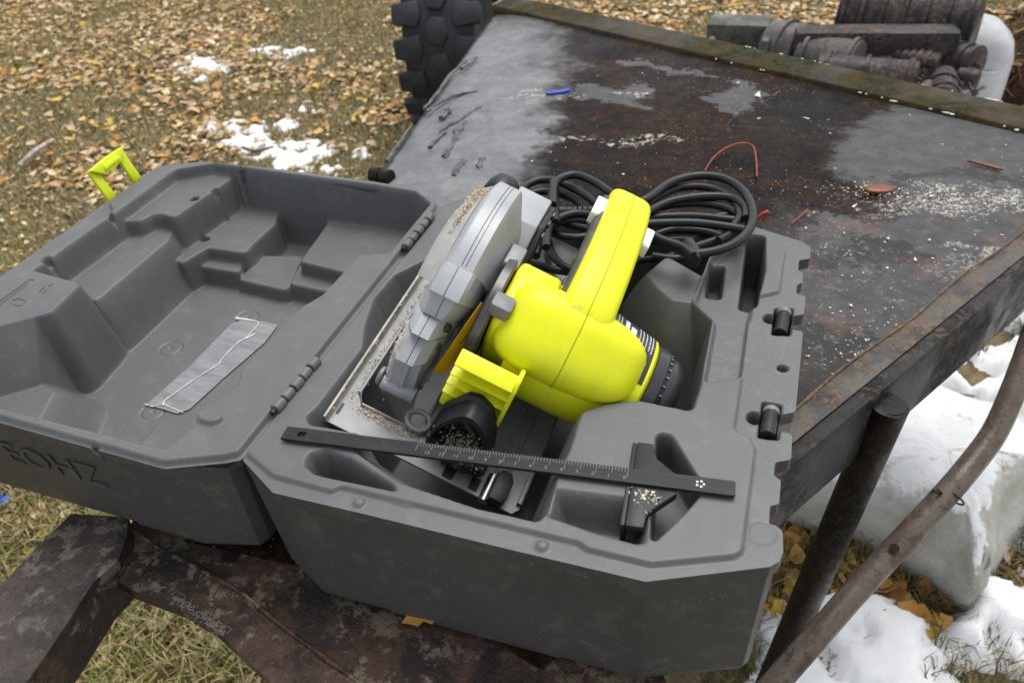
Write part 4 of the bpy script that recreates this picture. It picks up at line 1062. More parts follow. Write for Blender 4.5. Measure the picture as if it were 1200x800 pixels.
# flat strip inside the angle iron with a weld seam
fs = MB().prism([(-.24, -.034), (1.25, -.034), (1.25, -.0095), (-.24, -.0095)], TABLE_Z + .0020, TABLE_Z + .0036, ef)
M['strip'] = rust_mat('edge_strip', (.055, .053, .053), (.10, .085, .07), (.16, .10, .06), .5, 24, .3)
T_(fs, 'edge_strip', M['strip'], bevel=.0008)
wb = smooth_path([ef(a, -.034 + .002 * math.sin(31 * a), TABLE_Z + .0045) for a in np.arange(-.1, 1.2, .02)], 2)
M['weld'] = rust_mat('weld_bead', (.10, .07, .05), (.16, .11, .07), (.22, .15, .08), .6, 60, .5)
T_(MB().tube(wb, [0.0008 + .0012 * random.random() for _ in wb], 6), 'weld_seam', M['weld'])
# mossy raised rail along the back
def bf(a, b, c): return (bk0[0] + bd_[0] * a - bd_[1] * b, bk0[1] + bd_[1] * a + bd_[0] * b, c)
br0 = -float(np.linalg.norm(cornerL - bk0)) - .01
rl2 = MB().prism([(0, -.004), (.004, .006), (.060, .013), (.062, .010), (.062, -.02), (.010, -.02)], br0, sol[0] * 0 + .95, lambda b, c, a: bf(a, b, TABLE_Z + c))
T_(rl2, 'back_rail', M['moss'], bevel=.002)
rs = np.random.default_rng(3)
for _ in range(40):
    a = rs.uniform(.0, .62); b = rs.choice([.061, .003]) + rs.normal(0, .0015); l = .0012 + .009 * rs.random() ** 4
    z = TABLE_Z + (.0115 if b > .03 else .003)
    o = T_(MB().sell((0, 0, 0), (l, .0016, .0012), 1, 1, lambda x, y, z_: bf(a + x, b + y + .001 * math.sin(300 * x), z + z_), 10, 6), 'snow_fleck', None, None, smooth=80)
    o.data.materials.append(M['chip'] if rs.random() < .3 else M['white'])
# hidden-side frame and the leg
lg = np.array(at(1041, 481, TABLE_Z - .02)[:2])
leg = MB()
ltop = TABLE_Z - .012
prof = [(0, .0155), (.002, .0192), (.7, .0192)]
leg.lathe([(0, 0.0140), (.0015, .0170), (ltop - GROUND_Z + .01, .0170)], (lg[0], lg[1], ltop), (-.085, -.02, -1), 28)
lo = T_(leg, 'leg', M['leg'])
T_(MB().lathe([(-.0008, .0142), (.0004, .0142)], (lg[0], lg[1], ltop), (0, 0, -1), 20), 'leg_cap', M['lip'], None)
c3 = cornerL + np.array([.06, -.05])
T_(MB().cyl((c3[0], c3[1], TABLE_Z - .015), (c3[0], c3[1], GROUND_Z), .019, 20), 'leg', M['leg'])
c4 = np.array([-.185, .12]); T_(MB().cyl((c4[0], c4[1], TABLE_Z - .015), (c4[0], c4[1], GROUND_Z), .019, 20), 'leg', M['leg'])
# raised dribbles of weld spatter on the pale left flank
def bead(pts, r):
    P = smooth_path([at(x, y, TABLE_Z + .001) for x, y in pts], 5)
    P = [(p[0] + random.gauss(0, .0012), p[1] + random.gauss(0, .0012), p[2]) for p in P]
    mb = MB()
    mb.tube([(p[0], p[1], TABLE_Z + .0005) for p in P], [r * (.45 + .85 * random.random()) for _ in P], 8)
    mb.v = [(x, y, TABLE_Z - .003 + (z - TABLE_Z + .003) * .8) for x, y, z in mb.v]
    return T_(mb, 'weld_dribble', M['bead'], smooth=80)
M['bead'] = rust_mat('dribble_metal', (.10, .104, .11), (.17, .173, .178), (.11, .10, .09), .45, 90, .7)
for pts, r in (([(500, 130), (520, 116), (540, 109), (558, 106)], .0032), ([(516, 154), (526, 146), (540, 139), (564, 124)], .0042), ([(502, 172), (512, 162), (520, 154)], .0048),
               ([(522, 184), (524, 178), (530, 168), (536, 154), (544, 142)], .0055), ([(532, 206), (536, 197), (538, 194), (543, 188)], .0048), ([(560, 196), (564, 188), (567, 185)], .0045),
               ([(518, 138), (524, 131), (527, 127)], .005), ([(452, 188), (470, 163), (482, 147)], .0028), ([(497, 127), (512, 108), (530, 85), (548, 70)], .0032), ([(540, 80), (552, 72), (560, 66)], .0036)):
    bead(pts, r)
# rusty frame under the front: left beam, flange plate and apron
def poly_px(pts, z0, z1, name, mat, zs=None, **k):
    mb = MB(); mb.prism([at(x, y, z1)[:2] for x, y in pts], z0, z1); return T_(mb, name, mat, **k)
ZB = -.1085
def beam_mesh(pts_px, zt, zb, step, name, mat, amp=.002):
    f = Field([at(x, y, zt)[:2] for x, y in pts_px], step)
    f.Z[:] = zt + amp * 2 * (fbm(f.X * 40, f.Y * 40, 4, 9) - .48)
    o = f.mesh(name, mat, bench, 0); o.matrix_local = BM
    v = np.zeros(len(o.data.vertices) * 3, np.float32); o.data.vertices.foreach_get('co', v); v = v.reshape(-1, 3)
    return o, v
def set_skirt(o, zb):
    v = np.zeros(len(o.data.vertices) * 3, np.float32); o.data.vertices.foreach_get('co', v); v = v.reshape(-1, 3)
    # lower skirt ring = last third block written by Field.mesh
    n = len(v); 
    u, cnt = np.unique(np.round(v[:, :2], 5), axis=0, return_counts=True)
    nb_ = int((cnt >= 3).sum())
    v[n - nb_:, 2] = zb
    o.data.vertices.foreach_set('co', v.ravel()); o.data.update()
set_skirt(ts, TABLE_Z - .008)
bo, _ = beam_mesh([(-60, 748), (83, 601), (150, 606), (149, 628), (138, 656), (108, 686), (73, 738), (30, 800), (-130, 830)], ZB, 0, .002, 'frame_beam', M['rust_beam'], .0022)
set_skirt(bo, ZB - .045)
ZP = -.127
po, _ = beam_mesh([(128, 655), (150, 622), (205, 652), (277, 690), (335, 736), (440, 812), (350, 830), (252, 737), (213, 713), (152, 690), (133, 676)], ZP + .003, 0, .002, 'flange_plate', M['rust_plate'], .0015)
set_skirt(po, ZP - .010)
ao, _ = beam_mesh([(152, 618), (206, 653), (278, 691), (336, 737), (442, 814), (800, 850), (740, 690), (600, 540), (300, 540), (165, 575)], ZP, 0, .003, 'apron_plate', M['rust_plate'], .0016)
set_skirt(ao, ZP - .012)
rdg = [at(x, y, ZP + .004) for x, y in ((152, 620), (206, 653), (278, 691), (336, 737), (442, 814))]
T_(MB().tube(smooth_path(rdg, 8), [.0012 + .0010 * random.random() for _ in range(33)], 7), 'weld_ridge', M['rust_plate'], smooth=80)
q = at(269, 653, ZP + .003); T_(MB().box(q, (.014, .008, .001), Matrix.Rotation(.3, 3, 'Z')), 'bolt_hole', M['wire'])
T_(MB().tube(smooth_path([at(x, y, ZP + .0035) for x, y in ((164, 688), (168, 672), (180, 655))], 5), .0008, 6), 'rust_streak', M['engine_rust'])
# frayed white strands stuck to the flange plate
fr_ = MB()
for _ in range(70):
    x = random.gauss(238, 14); y = 702 + (x - 208) * .55 + random.gauss(2, 6); a = random.uniform(0, 6.28); l = random.uniform(3, 10)
    fr_.tube(smooth_path([at(x, y, ZP + .0045), at(x + l * .5 * math.cos(a) + 1, y + l * .5 * math.sin(a), ZP + .0065), at(x + l * math.cos(a + .8), y + l * math.sin(a + .8), ZP + .0045)], 3), .00022, 4)
M['fray'] = simple('pale_strands', (.20, .195, .185), .8)
fo_ = T_(fr_, 'frayed_strands', M['fray']); fo_['kind'] = 'stuff'
# stub of rusty rod at the left edge of the sheet
s0 = at(436, 205, TABLE_Z - .004)
T_(MB().lathe([(0, .010), (.003, .013), (.018, .0125), (.021, .008), (.022, .0115), (.036, .011), (.037, .006)], s0, (1, -.25, .1), 16), 'rod_stub', M['leg'])

# litter on the bench
def litter_wire(pts, r, label):
    P = smooth_path([at(x, y, TABLE_Z + z) for x, y, z in pts], 6)
    o = thing('wire_offcut', label, 'wire', P[0])
    w = MB().tube([tuple(Vector(p) - Vector(P[0])) for p in P], r, 6)
    b = w.build('strand', M['red_wire'], o, smooth=80); return o
litter_wire([(826, 200, .002), (836, 185, .006), (850, 174, .010), (868, 168, .012), (882, 171, .010), (886, 186, .006), (887, 207, .003)], .0011, 'long red wire offcut arching up from the bench behind the cord coil')
litter_wire([(884, 262, .003), (888, 255, .012), (897, 249, .018), (899, 250, .016), (893, 260, .006)], .0024, 'stubby red wire loop lying against the back corner of the case')
litter_wire([(927, 262, .002), (938, 253, .003), (947, 245, .003)], .0009, 'short straight red wire offcut on the bench right of the case corner')
def flat_pebble(c, rad, name, label, cat, mat, rot=0.):
    p = at(*c, TABLE_Z + rad[2] * .6 + .001)
    mb = MB(); ca, sa = math.cos(rot), math.sin(rot)
    mb.sell((0, 0, 0), rad, .8, .9, lambda a, b, c_: (a * ca - b * sa, a * sa + b * ca, c_), 18, 10)
    o = mb.build(name, mat, None, smooth=80); o.location = p
    return tag(o, label, cat)
flat_pebble((1030, 222), (.018, .010, .0035), 'rust_flake', 'round reddish brown flake of rust lying on the bench', 'rust flake', M['copper'], .2)
bs = thing('blue_scrap', 'small bright blue plastic scrap lying on the far part of the bench', 'plastic scrap', at(655, 108, TABLE_Z + .003))
MB().prism([(-.020, -.012), (-.012, -.011), (.004, -.003), (.018, .008), (.014, .012), (.002, .005), (-.012, -.004), (-.020, -.008)], -.002, .002).build('scrap', M['blue'], bs, bevel=.001)
# wood flakes scattered over the bench
V = []; F = []
def flake(p, s, flat=.35):
    o = len(V); d = rng.normal(0, 1, (4, 3)) * s; d[:, 2] = np.abs(d[:, 2]) * flat
    for k in d: V.append(tuple(np.array(p) + k))
    F.extend([(o, o + 1, o + 2), (o, o + 2, o + 3), (o, o + 3, o + 1)])
for _ in range(1100):
    x = rng.normal(1095, 85); y = 228 + (x - 1080) * .07 + rng.normal(0, 5.5); flake(at(x, y, TABLE_Z + .002), .00035 + .0011 * rng.random() ** 5)
for _ in range(300):
    x = rng.uniform(560, 1200); y = rng.uniform(80, 330); flake(at(x, y, TABLE_Z + .002), .0005 + .0011 * rng.random() ** 4)
for _ in range(160):
    x = rng.normal(1000, 50); y = rng.normal(400, 50); flake(at(x, y, TABLE_Z + .002), .0005 + .0009 * rng.random() ** 2)
for (x, y, s) in ((869, 98, .006), (886, 113, .006), (942, 140, .005), (971, 141, .003), (890, 140, .003), (1000, 241, .003), (1150, 213, .003)): flake(at(x, y, TABLE_Z + .003), s)
V = np.array(V); F = np.array(F)
keep_ = np.array([sd_poly(np.array([V[f[0]][0]]), np.array([V[f[0]][1]]), top_out)[0] < -.01 for f in F])
wf = fast_mesh('wood_flakes', V, F[keep_], M['chip'], None, smooth=False); tag(wf, 'pale wood flakes and crumbs scattered over the bench top', 'wood flakes', kind='stuff')
o = thing('wood_splinter', 'thin pale wood splinter lying on the right end of the bench', 'splinter', at(1155, 193, TABLE_Z + .002))
MB().prism([(-.022, .004), (-.006, .001), (.010, -.006), (.018, -.014), (.014, -.015), (.004, -.009), (-.010, -.002)], 0, .003).build('wood', M['copper'], o, bevel=.0006)
# ------------------------------------------------------------------ ground, grass, leaves, snow
def ground_material():
    t = NT('leafy_turf')
    n = t.noise(2.2, 8, .65, dist=.3); n2 = t.noise(30, 8, .7); n3 = t.noise(140, 4, .7)
    c = t.mix(t.ramp(n2, .35, .65), (.27, .21, .12), (.14, .105, .062))
    c = t.mix(t.math('MULTIPLY', t.ramp(n, .45, .62), .75), c, (.22, .20, .085))
    c = t.mix(t.math('MULTIPLY', t.ramp(n3, .52, .66), .6), c, (.34, .26, .15))
    t.set(Base_Color=c, Roughness=.95); t.b.inputs['Specular IOR Level'].default_value = .2
    t.bump(t.math('ADD', n3, n2), .8, .02)
    return t.m
M['ground'] = ground_material()
gr = MB().add([(-90, -60, GROUND_Z), (90, -60, GROUND_Z), (90, 140, GROUND_Z), (-90, 140, GROUND_Z)], [(0, 1, 2, 3)]).build('ground', M['ground'])
tag(gr, 'leaf strewn autumn turf', kind='structure')

def tint_mat(name, rough, trans=0., objrand=None):
    t = NT(name)
    a = t.node('ShaderNodeVertexColor'); a.layer_name = 'tint'
    c = a.outputs['Color']
    if objrand:
        oi = t.node('ShaderNodeObjectInfo'); cr_ = t.node('ShaderNodeValToRGB'); t.l.new(oi.outputs['Random'], cr_.inputs[0])
        el = cr_.color_ramp.elements; el[0].position = 0; el[0].color = objrand[0] + (1,); el[1].position = 1; el[1].color = objrand[-1] + (1,)
        for i, k in enumerate(objrand[1:-1]): e = el.new((i + 1) / (len(objrand) - 1)); e.color = k + (1,)
        c = t.mix(t.math('MULTIPLY', t.ramp(t.noise(140, 4, .6), .4, .7), .5), cr_.outputs[0], (.10, .05, .02))
    t.set(Base_Color=c, Roughness=rough); t.b.inputs['Specular IOR Level'].default_value = .3
    return t.m
LEAFC = [(.42, .29, .15), (.48, .37, .22), (.30, .14, .045), (.40, .24, .07), (.56, .47, .31), (.35, .22, .11), (.46, .27, .06), (.20, .12, .06), (.50, .40, .25), (.44, .33, .18)]
M['leaf_mass'] = tint_mat('dry_leaf_mass', .75)
M['leaf'] = tint_mat('dry_leaf', .7, objrand=LEAFC)
M['leaf_bright'] = tint_mat('yellow_leaf', .65, objrand=[(.66, .42, .06), (.52, .25, .06), (.70, .50, .12), (.38, .18, .06), (.60, .33, .05), (.30, .14, .06)])
M['blade'] = tint_mat('grass_blades', .8)

def leaf_shape(n_half=3, L=1., W=.62, curl=.3, seed=0):
    """a pointed oval leaf, folded along its midrib, unit length"""
    r_ = np.random.default_rng(seed)
    ts_ = np.linspace(0, 1, n_half + 2); v = []; f = []
    c1, c2 = r_.uniform(-curl, curl, 2); fold = r_.uniform(.05, .35)
    for i, t in enumerate(ts_):
        w = W * .5 * math.sin(math.pi * min(t ** .8, 1)) * (1 + .15 * r_.normal())
        z = c1 * (t - .5) ** 2 * 1.6 + c2 * (t - .5) * .4
        v += [(t - .5, -w, z + fold * w), (t - .5, 0, z), (t - .5, w, z + fold * w * r_.uniform(.2, 1.6))]
    for i in range(len(ts_) - 1):
        a = 3 * i; f += [(a, a + 3, a + 4, a + 1), (a + 1, a + 4, a + 5, a + 2)]
    return np.array(v), np.array(f)
SH = [leaf_shape(seed=k) for k in range(10)]

def region_px(n, poly, z=GROUND_Z):
    """n random ground points inside an image-shaped patch of ground"""
    W = np.array([at(x, y, z)[:2] for x, y in poly]); out = []
    lo, hi = W.min(0), W.max(0)
    while len(out) < n:
        P = rng.uniform(lo, hi, (n * 2, 2)); ok = sd_poly(P[:, 0], P[:, 1], W) < 0
        out += list(P[ok])
    return np.array(out[:n])

def leaf_mass(name, pts, size, label, cols=None):
    cols = cols or LEAFC
    VV = []; FF = []; CC = []; o = 0
    for x, y in pts:
        v, f = SH[rng.integers(10)]; s = size * rng.uniform(.55, 1.25); a = rng.uniform(0, 6.28); tx, ty = rng.normal(0, .20, 2)
        c_, s_ = math.cos(a), math.sin(a)
        vx = (v[:, 0] * c_ - v[:, 1] * s_) * s; vy = (v[:, 0] * s_ + v[:, 1] * c_) * s
        vz = v[:, 2] * s + vx * tx + vy * ty
        vz = vz - vz.min() + .001 + rng.random() * .016
        VV.append(np.stack([vx + x, vy + y, vz + GROUND_Z], 1)); FF.append(f + o); o += len(v)
        col = np.array(cols[rng.integers(len(cols))]) * rng.uniform(.9, 1.35)
        CC.append(np.tile(col, (len(v), 1)) * rng.uniform(.9, 1.1, (len(v), 1)))
    ob = fast_mesh(name, np.concatenate(VV), np.concatenate(FF), M['leaf_mass'], None, True, np.concatenate(CC))
    return tag(ob, label, 'leaf litter', kind='stuff')

def px_blob(X, Y, cx, cy, rx, ry):
    c = at(cx, cy, GROUND_Z); e = at(cx + rx, cy, GROUND_Z); n = at(cx, cy - ry, GROUND_Z)
    A = np.array([[e[0] - c[0], n[0] - c[0]], [e[1] - c[1], n[1] - c[1]]]); Ai = np.linalg.inv(A)
    a = Ai[0, 0] * (X - c[0]) + Ai[0, 1] * (Y - c[1]); b = Ai[1, 0] * (X - c[0]) + Ai[1, 1] * (Y - c[1])
    return 1 - (a * a + b * b)
def cover_left(X, Y):
    H = np.full(X.shape, -9.)
    for b in ((292, 160, 34, 22), (280, 150, 25, 12), (335, 148, 18, 8), (345, 182, 32, 18), (372, 178, 25, 12), (270, 168, 12, 8), (250, 150, 8, 6), (420, 180, 14, 6), (390, 198, 14, 6), (225, 80, 30, 14), (262, 75, 14, 9), (360, 128, 10, 5), (330, 62, 40, 6), (240, 168, 6, 4)):
        H = np.maximum(H, px_blob(X, Y, *b))
    n = fbm(X * 22, Y * 22, 4, 3) - .46
    return (np.clip(H, -1, .6) * .55 + n * 2.2 - .14) * .012
def keep_off_snow(P): return P[cover_left(P[:, 0], P[:, 1]) < .001]
LEFT = [(-120, -10), (1240, -10), (1240, 150), (860, 60), (560, 60), (500, 200), (300, 330), (-60, 380), (-200, 300)]
P = region_px(16000, LEFT)
dens = fbm(P[:, 0] * 1.4 + 9, P[:, 1] * 1.4, 4, 21)
thr = .45 + .08 * np.clip((P[:, 0] + 2.2) / 1.4, -1, 1)
P = keep_off_snow(P[dens > thr])
leaf_mass('leaf_litter', P, .036, 'fallen birch leaves covering the turf left of the bench')
leaf_mass('leaf_litter', keep_off_snow(region_px(9000, LEFT)), .019, 'small brown leaf scraps trodden into the turf left of the bench')
FRONT = [(-60, 560), (330, 560), (330, 840), (-200, 900)]
def blades(name, pts, h, cols, label, lean=.6, w=.0022):
    n = len(pts); a = rng.uniform(0, 6.28, n); hh = h * rng.uniform(.4, 1.3, n); ln = rng.normal(0, lean, n) * hh
    dx = np.cos(a); dy = np.sin(a)
    b = np.stack([pts[:, 0], pts[:, 1], np.full(n, GROUND_Z - .002)], 1)
    side_ = np.stack([-dy, dx, 0 * a], 1) * w
    mid = b + np.stack([dx * ln * .35, dy * ln * .35, hh * .62], 1); tip = b + np.stack([dx * ln, dy * ln, hh * np.clip(1 - np.abs(ln / (hh + 1e-6)) * .35, .25, 1)], 1)
    V = np.stack([b - side_, b + side_, mid + side_ * .7, mid - side_ * .7, tip], 1).reshape(-1, 3)
    k = np.arange(n)[:, None] * 5
    F = np.concatenate([k + np.array([[0, 1, 2]]), k + np.array([[0, 2, 3]]), k + np.array([[3, 2, 4]])])
    ci = rng.integers(0, len(cols), n); C = np.repeat(np.array(cols)[ci] * rng.uniform(.7, 1.2, (n, 1)), 5, 0)
    ob = fast_mesh(name, V, F, M['blade'], None, False, C)
    return tag(ob, label, 'grass', kind='stuff')
GC = [(.22, .22, .075), (.31, .27, .11), (.45, .36, .19), (.36, .29, .14), (.20, .19, .07), (.50, .41, .24)]
P = region_px(90000, LEFT); d = fbm(P[:, 0] * 1.4 + 9, P[:, 1] * 1.4, 4, 21); P = keep_off_snow(P[d < .60])
blades('grass', P, .030, GC, 'short faded grass showing between the fallen leaves')
P = region_px(9000, FRONT)
blades('grass', P, .06, [(.30, .23, .11), (.36, .28, .15), (.22, .16, .08), (.15, .17, .04), (.18, .22, .05)], 'dry straw coloured grass below the bench front', .9, .0016)
P = region_px(2500, FRONT); d = fbm(P[:, 0] * 7, P[:, 1] * 7, 3, 4); P = P[d > .52]
blades('grass', P, .075, [(.22, .28, .05), (.16, .22, .04)], 'green grass tufts below the bench front', .5, .002)
leaf_mass('leaf_litter', region_px(700, FRONT), .03, 'small brown leaf scraps on the ground below the bench front')

# snow: thin uneven patches, cut where the cover fails
M['snow'] = None
def snow_mat():
    t = NT('snow'); n = t.noise(60, 6, .65)
    t.set(Base_Color=t.mix(n, (.86, .87, .885), (.93, .935, .94)), Roughness=.75)
    t.b.inputs['Specular IOR Level'].default_value = .25
    t.bump(t.math('ADD', n, t.noise(400, 3, .7)), .5, .006); return t.m
M['snow'] = snow_mat()
def snow_sheet(name, bounds, step, cover, label):
    x = np.arange(bounds[0], bounds[1], step); y = np.arange(bounds[2], bounds[3], step)
    X, Y = np.meshgrid(x, y, indexing='ij'); H = cover(X, Y)
    idx = np.arange(X.size).reshape(X.shape); k = H > 0
    q = k[:-1, :-1] | k[1:, :-1] | k[1:, 1:] | k[:-1, 1:]
    I, J = np.nonzero(q); F = np.stack([idx[I, J], idx[I + 1, J], idx[I + 1, J + 1], idx[I, J + 1]], 1)
    Z = GROUND_Z + np.where(H > 0, .004 + np.minimum(H, .06), -.006)
    V = np.stack([X.ravel(), Y.ravel(), Z.ravel()], 1)
    us = np.unique(F); rm = np.full(len(V), 0); rm[us] = np.arange(len(us))
    ob = fast_mesh(name, V[us], rm[F], M['snow'], None, True)
    return tag(ob, label, 'snow', kind='stuff')
snow_sheet('snow_patch', (-2.6, -.9, 1.6, 3.4), .008, cover_left, 'melting snow patches among the leaves behind the case lid')
def cover_right(X, Y):
    n = fbm(X * 9 + 3, Y * 9, 5, 31); n2 = fbm(X * 34, Y * 34, 3, 8)
    H = (n - .34) * .22 + (n2 - .45) * .05
    bare = np.maximum.reduce([px_blob(X, Y, 960, 640, 80, 50), px_blob(X, Y, 1040, 680, 120, 26), px_blob(X, Y, 1085, 430, 26, 40), px_blob(X, Y, 1145, 395, 60, 16), px_blob(X, Y, 1100, 470, 50, 14), px_blob(X, Y, 1180, 670, 14, 30)])
    return H - np.clip(bare, 0, 1) * (.075 + .10 * (.6 - n2)) - np.clip((.44 - X) * .5, 0, 1)
snow_sheet('snow_cover', (.1, 2.6, .1, 2.9), .008, cover_right, 'thin fresh snow lying on the grass right of the bench')
RIGHT = [(860, 580), (1000, 560), (1240, 640), (1240, 820), (820, 820)]
P = region_px(3600, RIGHT); blades('grass', P, .055, [(.20, .15, .05), (.14, .12, .04), (.28, .20, .08), (.08, .10, .04)], 'sparse grass poking through the snow right of the bench', .9, .0013)
P = region_px(900, [(1060, 380), (1210, 370), (1210, 440), (1080, 490)]); d = fbm(P[:, 0] * 10, P[:, 1] * 10, 3, 2); blades('grass', P[d > .5], .05, [(.05, .045, .03), (.10, .07, .04)], 'dark dead stems in the snow beside the bench edge', .9, .0018)

# single leaves that can be picked out
def leaf_pool(mat, n, curl, s0):
    out = []
    for k in range(n):
        v, f = leaf_shape(6, 1, .68, curl, s0 + k); q = fast_mesh('fallen_leaf', v, f, mat, None); out.append(q.data); bpy.data.objects.remove(q)
    return out
LM = leaf_pool(M['leaf'], 8, .55, 40); LB2 = leaf_pool(M['leaf_bright'], 8, 1.0, 70)
def put_leaf(p, size, label, group=None, tilt=.3, pool=None):
    o = bpy.data.objects.new('fallen_leaf', random.choice(pool or LM)); COL.objects.link(o)
    o.location = p; o.scale = (size, size * random.uniform(.7, 1.1), size); o.rotation_euler = (random.gauss(0, tilt), random.gauss(0, tilt), random.uniform(0, 6.28))
    return tag(o, label, 'leaf', group)
SACKL = [(880, 690), (900, 625), (935, 598), (975, 625), (1030, 655), (1100, 695), (1120, 720), (1050, 712), (985, 672), (940, 690), (905, 740)]
leaf_mass('leaf_litter', region_px(420, SACKL), .034, 'brown leaf litter packed along the foot of the sack', [(.42, .22, .07), (.30, .15, .06), (.52, .33, .11), (.62, .42, .10), (.22, .11, .05)])
blades('grass', region_px(450, SACKL), .085, [(.30, .24, .10), (.20, .17, .06), (.12, .13, .04)], 'long withered grass along the foot of the sack', 1.0, .0012)
near_leaves = list(region_px(70, [(890, 640), (935, 605), (965, 640), (1010, 650), (1090, 690), (1135, 725), (1100, 760), (880, 770)]))
for x, y in near_leaves:
    put_leaf((x, y, GROUND_Z + random.uniform(.022, .045)), random.uniform(.034, .056), 'curled yellow brown leaf on the snowy grass at the foot of the sack', 'leaves at the foot of the sack', .45, LB2)
put_leaf(at(1178, 645, GROUND_Z + .03), .055, 'dry brown leaf standing upright in the snow right of the sack', tilt=.9)
put_leaf(at(1172, 712, GROUND_Z + .03), .05, 'dark curled leaf in the snow just right of the sack corner', tilt=.9)
POOLS = [(leaf_pool(simple('tan_leaf', (.50, .38, .23), .7, col2=(.42, .30, .16), scale=60), 4, .5, 100), 'pale tan birch leaf on top of the litter beyond the case lid', 'pale tan leaves beyond the lid'),
         (leaf_pool(simple('orange_leaf', (.46, .22, .05), .7, col2=(.34, .15, .04), scale=60), 4, .5, 120), 'orange brown birch leaf on top of the litter beyond the case lid', 'orange brown leaves beyond the lid'),
         (leaf_pool(simple('yellow_leaf', (.60, .42, .10), .7, col2=(.50, .34, .08), scale=60), 4, .5, 140), 'yellow birch leaf on top of the litter beyond the case lid', 'yellow leaves beyond the lid')]
for i, (x, y) in enumerate(region_px(220, [(0, 62), (470, 62), (440, 180), (250, 185), (100, 190), (0, 290)])):
    pool, lb, gp_ = POOLS[(0, 0, 1, 0, 2)[i % 5]]
    put_leaf((x, y, GROUND_Z + .022), random.uniform(.034, .052), lb, gp_, .3, pool)
put_leaf(at(497, 717, ZP + .012), .034, 'torn yellow leaf lying on the rusty bench plate below the case', tilt=.06, pool=LB2)
# a green weed at the right edge
wd = thing('weed', 'small green broad leaved weed in the snow beyond the right of the sack', 'plant', at(1196, 612, GROUND_Z))
M['weed'] = simple('weed_green', (.05, .12, .03), .6, col2=(.08, .17, .04), scale=60)
for k in range(7):
    v, f = leaf_shape(5, 1, .75, .6, 90 + k); a = k * .9; L_ = .05 + .02 * (k % 3)
    R_m = Matrix.Rotation(a, 4, 'Z') @ Matrix.Translation((L_ * .6, 0, .015 + .006 * k)) @ Matrix.Rotation(-.4, 4, 'Y') @ Matrix.Scale(L_, 4)
    q = fast_mesh('leaf', np.array([R_m @ Vector(p) for p in v]), f, M['weed'], wd)

# twigs
def twig(pts, r, label, mat):
    P = smooth_path(pts, 5); o = thing('twig', label, 'twig', P[0]); L = [tuple(Vector(p) - Vector(P[0])) for p in P]
    mb = MB().tube(L, [r * (1 - .4 * i / len(L)) * (.85 + .3 * random.random()) for i in range(len(L))], 7); mb.build('bark', mat, o, smooth=80); return o
twig([at(23, 194, GROUND_Z + .03), at(40, 178, GROUND_Z + .05), at(62, 164, GROUND_Z + .05)], .011, 'pale birch twig lying on the leaves at the far left', M['bark'])
twig([at(285, 173, GROUND_Z + .03), at(300, 177, GROUND_Z + .04), at(320, 172, GROUND_Z + .03)], .007, 'brown twig lying across the snow patch behind the lid', M['pipe'])
bs2 = thing('blue_scrap', 'tiny blue plastic scrap on the ground under the left end of the lid', 'plastic scrap', at(2, 587, GROUND_Z + .02))
MB().prism([(-.02, -.01), (.01, -.014), (.022, .0), (.008, .014), (-.016, .01)], -.004, .006).build('scrap', M['blue'], bs2, bevel=.002)

# ------------------------------------------------------------------ snow covered sack by the leg
sk = thing('sack', 'bulky dirty white sack under a cap of snow behind the bench leg', 'sack', at(1050, 640, GROUND_Z))
def sack_fields():
    # plan outline of the sack's top in image space at the height of its top, and of its foot on the ground
    Zt = GROUND_Z + .20
    top = at2([(915, 555), (985, 520), (1082, 452), (1205, 506), (1300, 560), (1190, 600), (1150, 655), (1128, 640), (1080, 600), (1010, 570), (950, 575)], Zt)
    return Zt, top
Zt, top = sack_fields()
def outline_ring(poly, n=72):
    P = np.array(poly); Q = np.array(smooth_path([tuple(p) + (0,) for p in P], 8, True))[:, :2]
    d = np.r_[0, np.cumsum(np.hypot(*np.diff(np.vstack([Q, Q[:1]]), axis=0).T))]; s = np.linspace(0, d[-1], n + 1)[:-1]
    QQ = np.vstack([Q, Q[:1]]); return np.stack([np.interp(s, d, QQ[:, 0]), np.interp(s, d, QQ[:, 1])], 1)
foot = at2([(930, 600), (985, 640), (1035, 670), (1090, 690), (1110, 705), (1150, 735), (1160, 700), (1210, 600), (1330, 560), (1215, 470), (1080, 455), (980, 520)], GROUND_Z)
top_r = outline_ring(at2([(925, 575), (1010, 585), (1085, 612), (1125, 650), (1148, 690), (1160, 640), (1195, 560), (1290, 540), (1205, 490), (1082, 448), (985, 515)], GROUND_Z + .17))
foot_r = outline_ring(at2([(925, 610), (1005, 645), (1075, 690), (1105, 712), (1150, 738), (1165, 700), (1215, 610), (1330, 560), (1240, 490), (1085, 480), (985, 545)], GROUND_Z))
c_top = top_r.mean(0)
rings = []
for k in range(22):
    t = k / 21
    if t < .62:
        a = t / .62; R2 = foot_r * (1 - a) + top_r * a; bul = math.sin(math.pi * a) * .012
        R2 = R2 + (R2 - R2.mean(0)) * bul; z = GROUND_Z - .005 + (.165) * a
    else:
        a = (t - .62) / .38; R2 = c_top + (top_r - c_top) * math.cos(a * math.pi / 2 * .985); z = GROUND_Z + .16 + .055 * math.sin(a * math.pi / 2)
    nz = (fbm(R2[:, 0] * 9 + 2, R2[:, 1] * 9 + z * 5, 4, 12) - .45) + .65 * (fbm(R2[:, 0] * 24, R2[:, 1] * 26 + z * 7, 3, 19) - .45)
    out = (R2 - c_top) / (np.linalg.norm(R2 - c_top, axis=1, keepdims=True) + 1e-6)
    R3 = R2 + out * (nz * .060 * (1 - (t > .62) * .6))[:, None]
    rings.append([(p[0], p[1], z + (nz[i] * .05 if t > .3 else nz[i] * .01)) for i, p in enumerate(R3)])
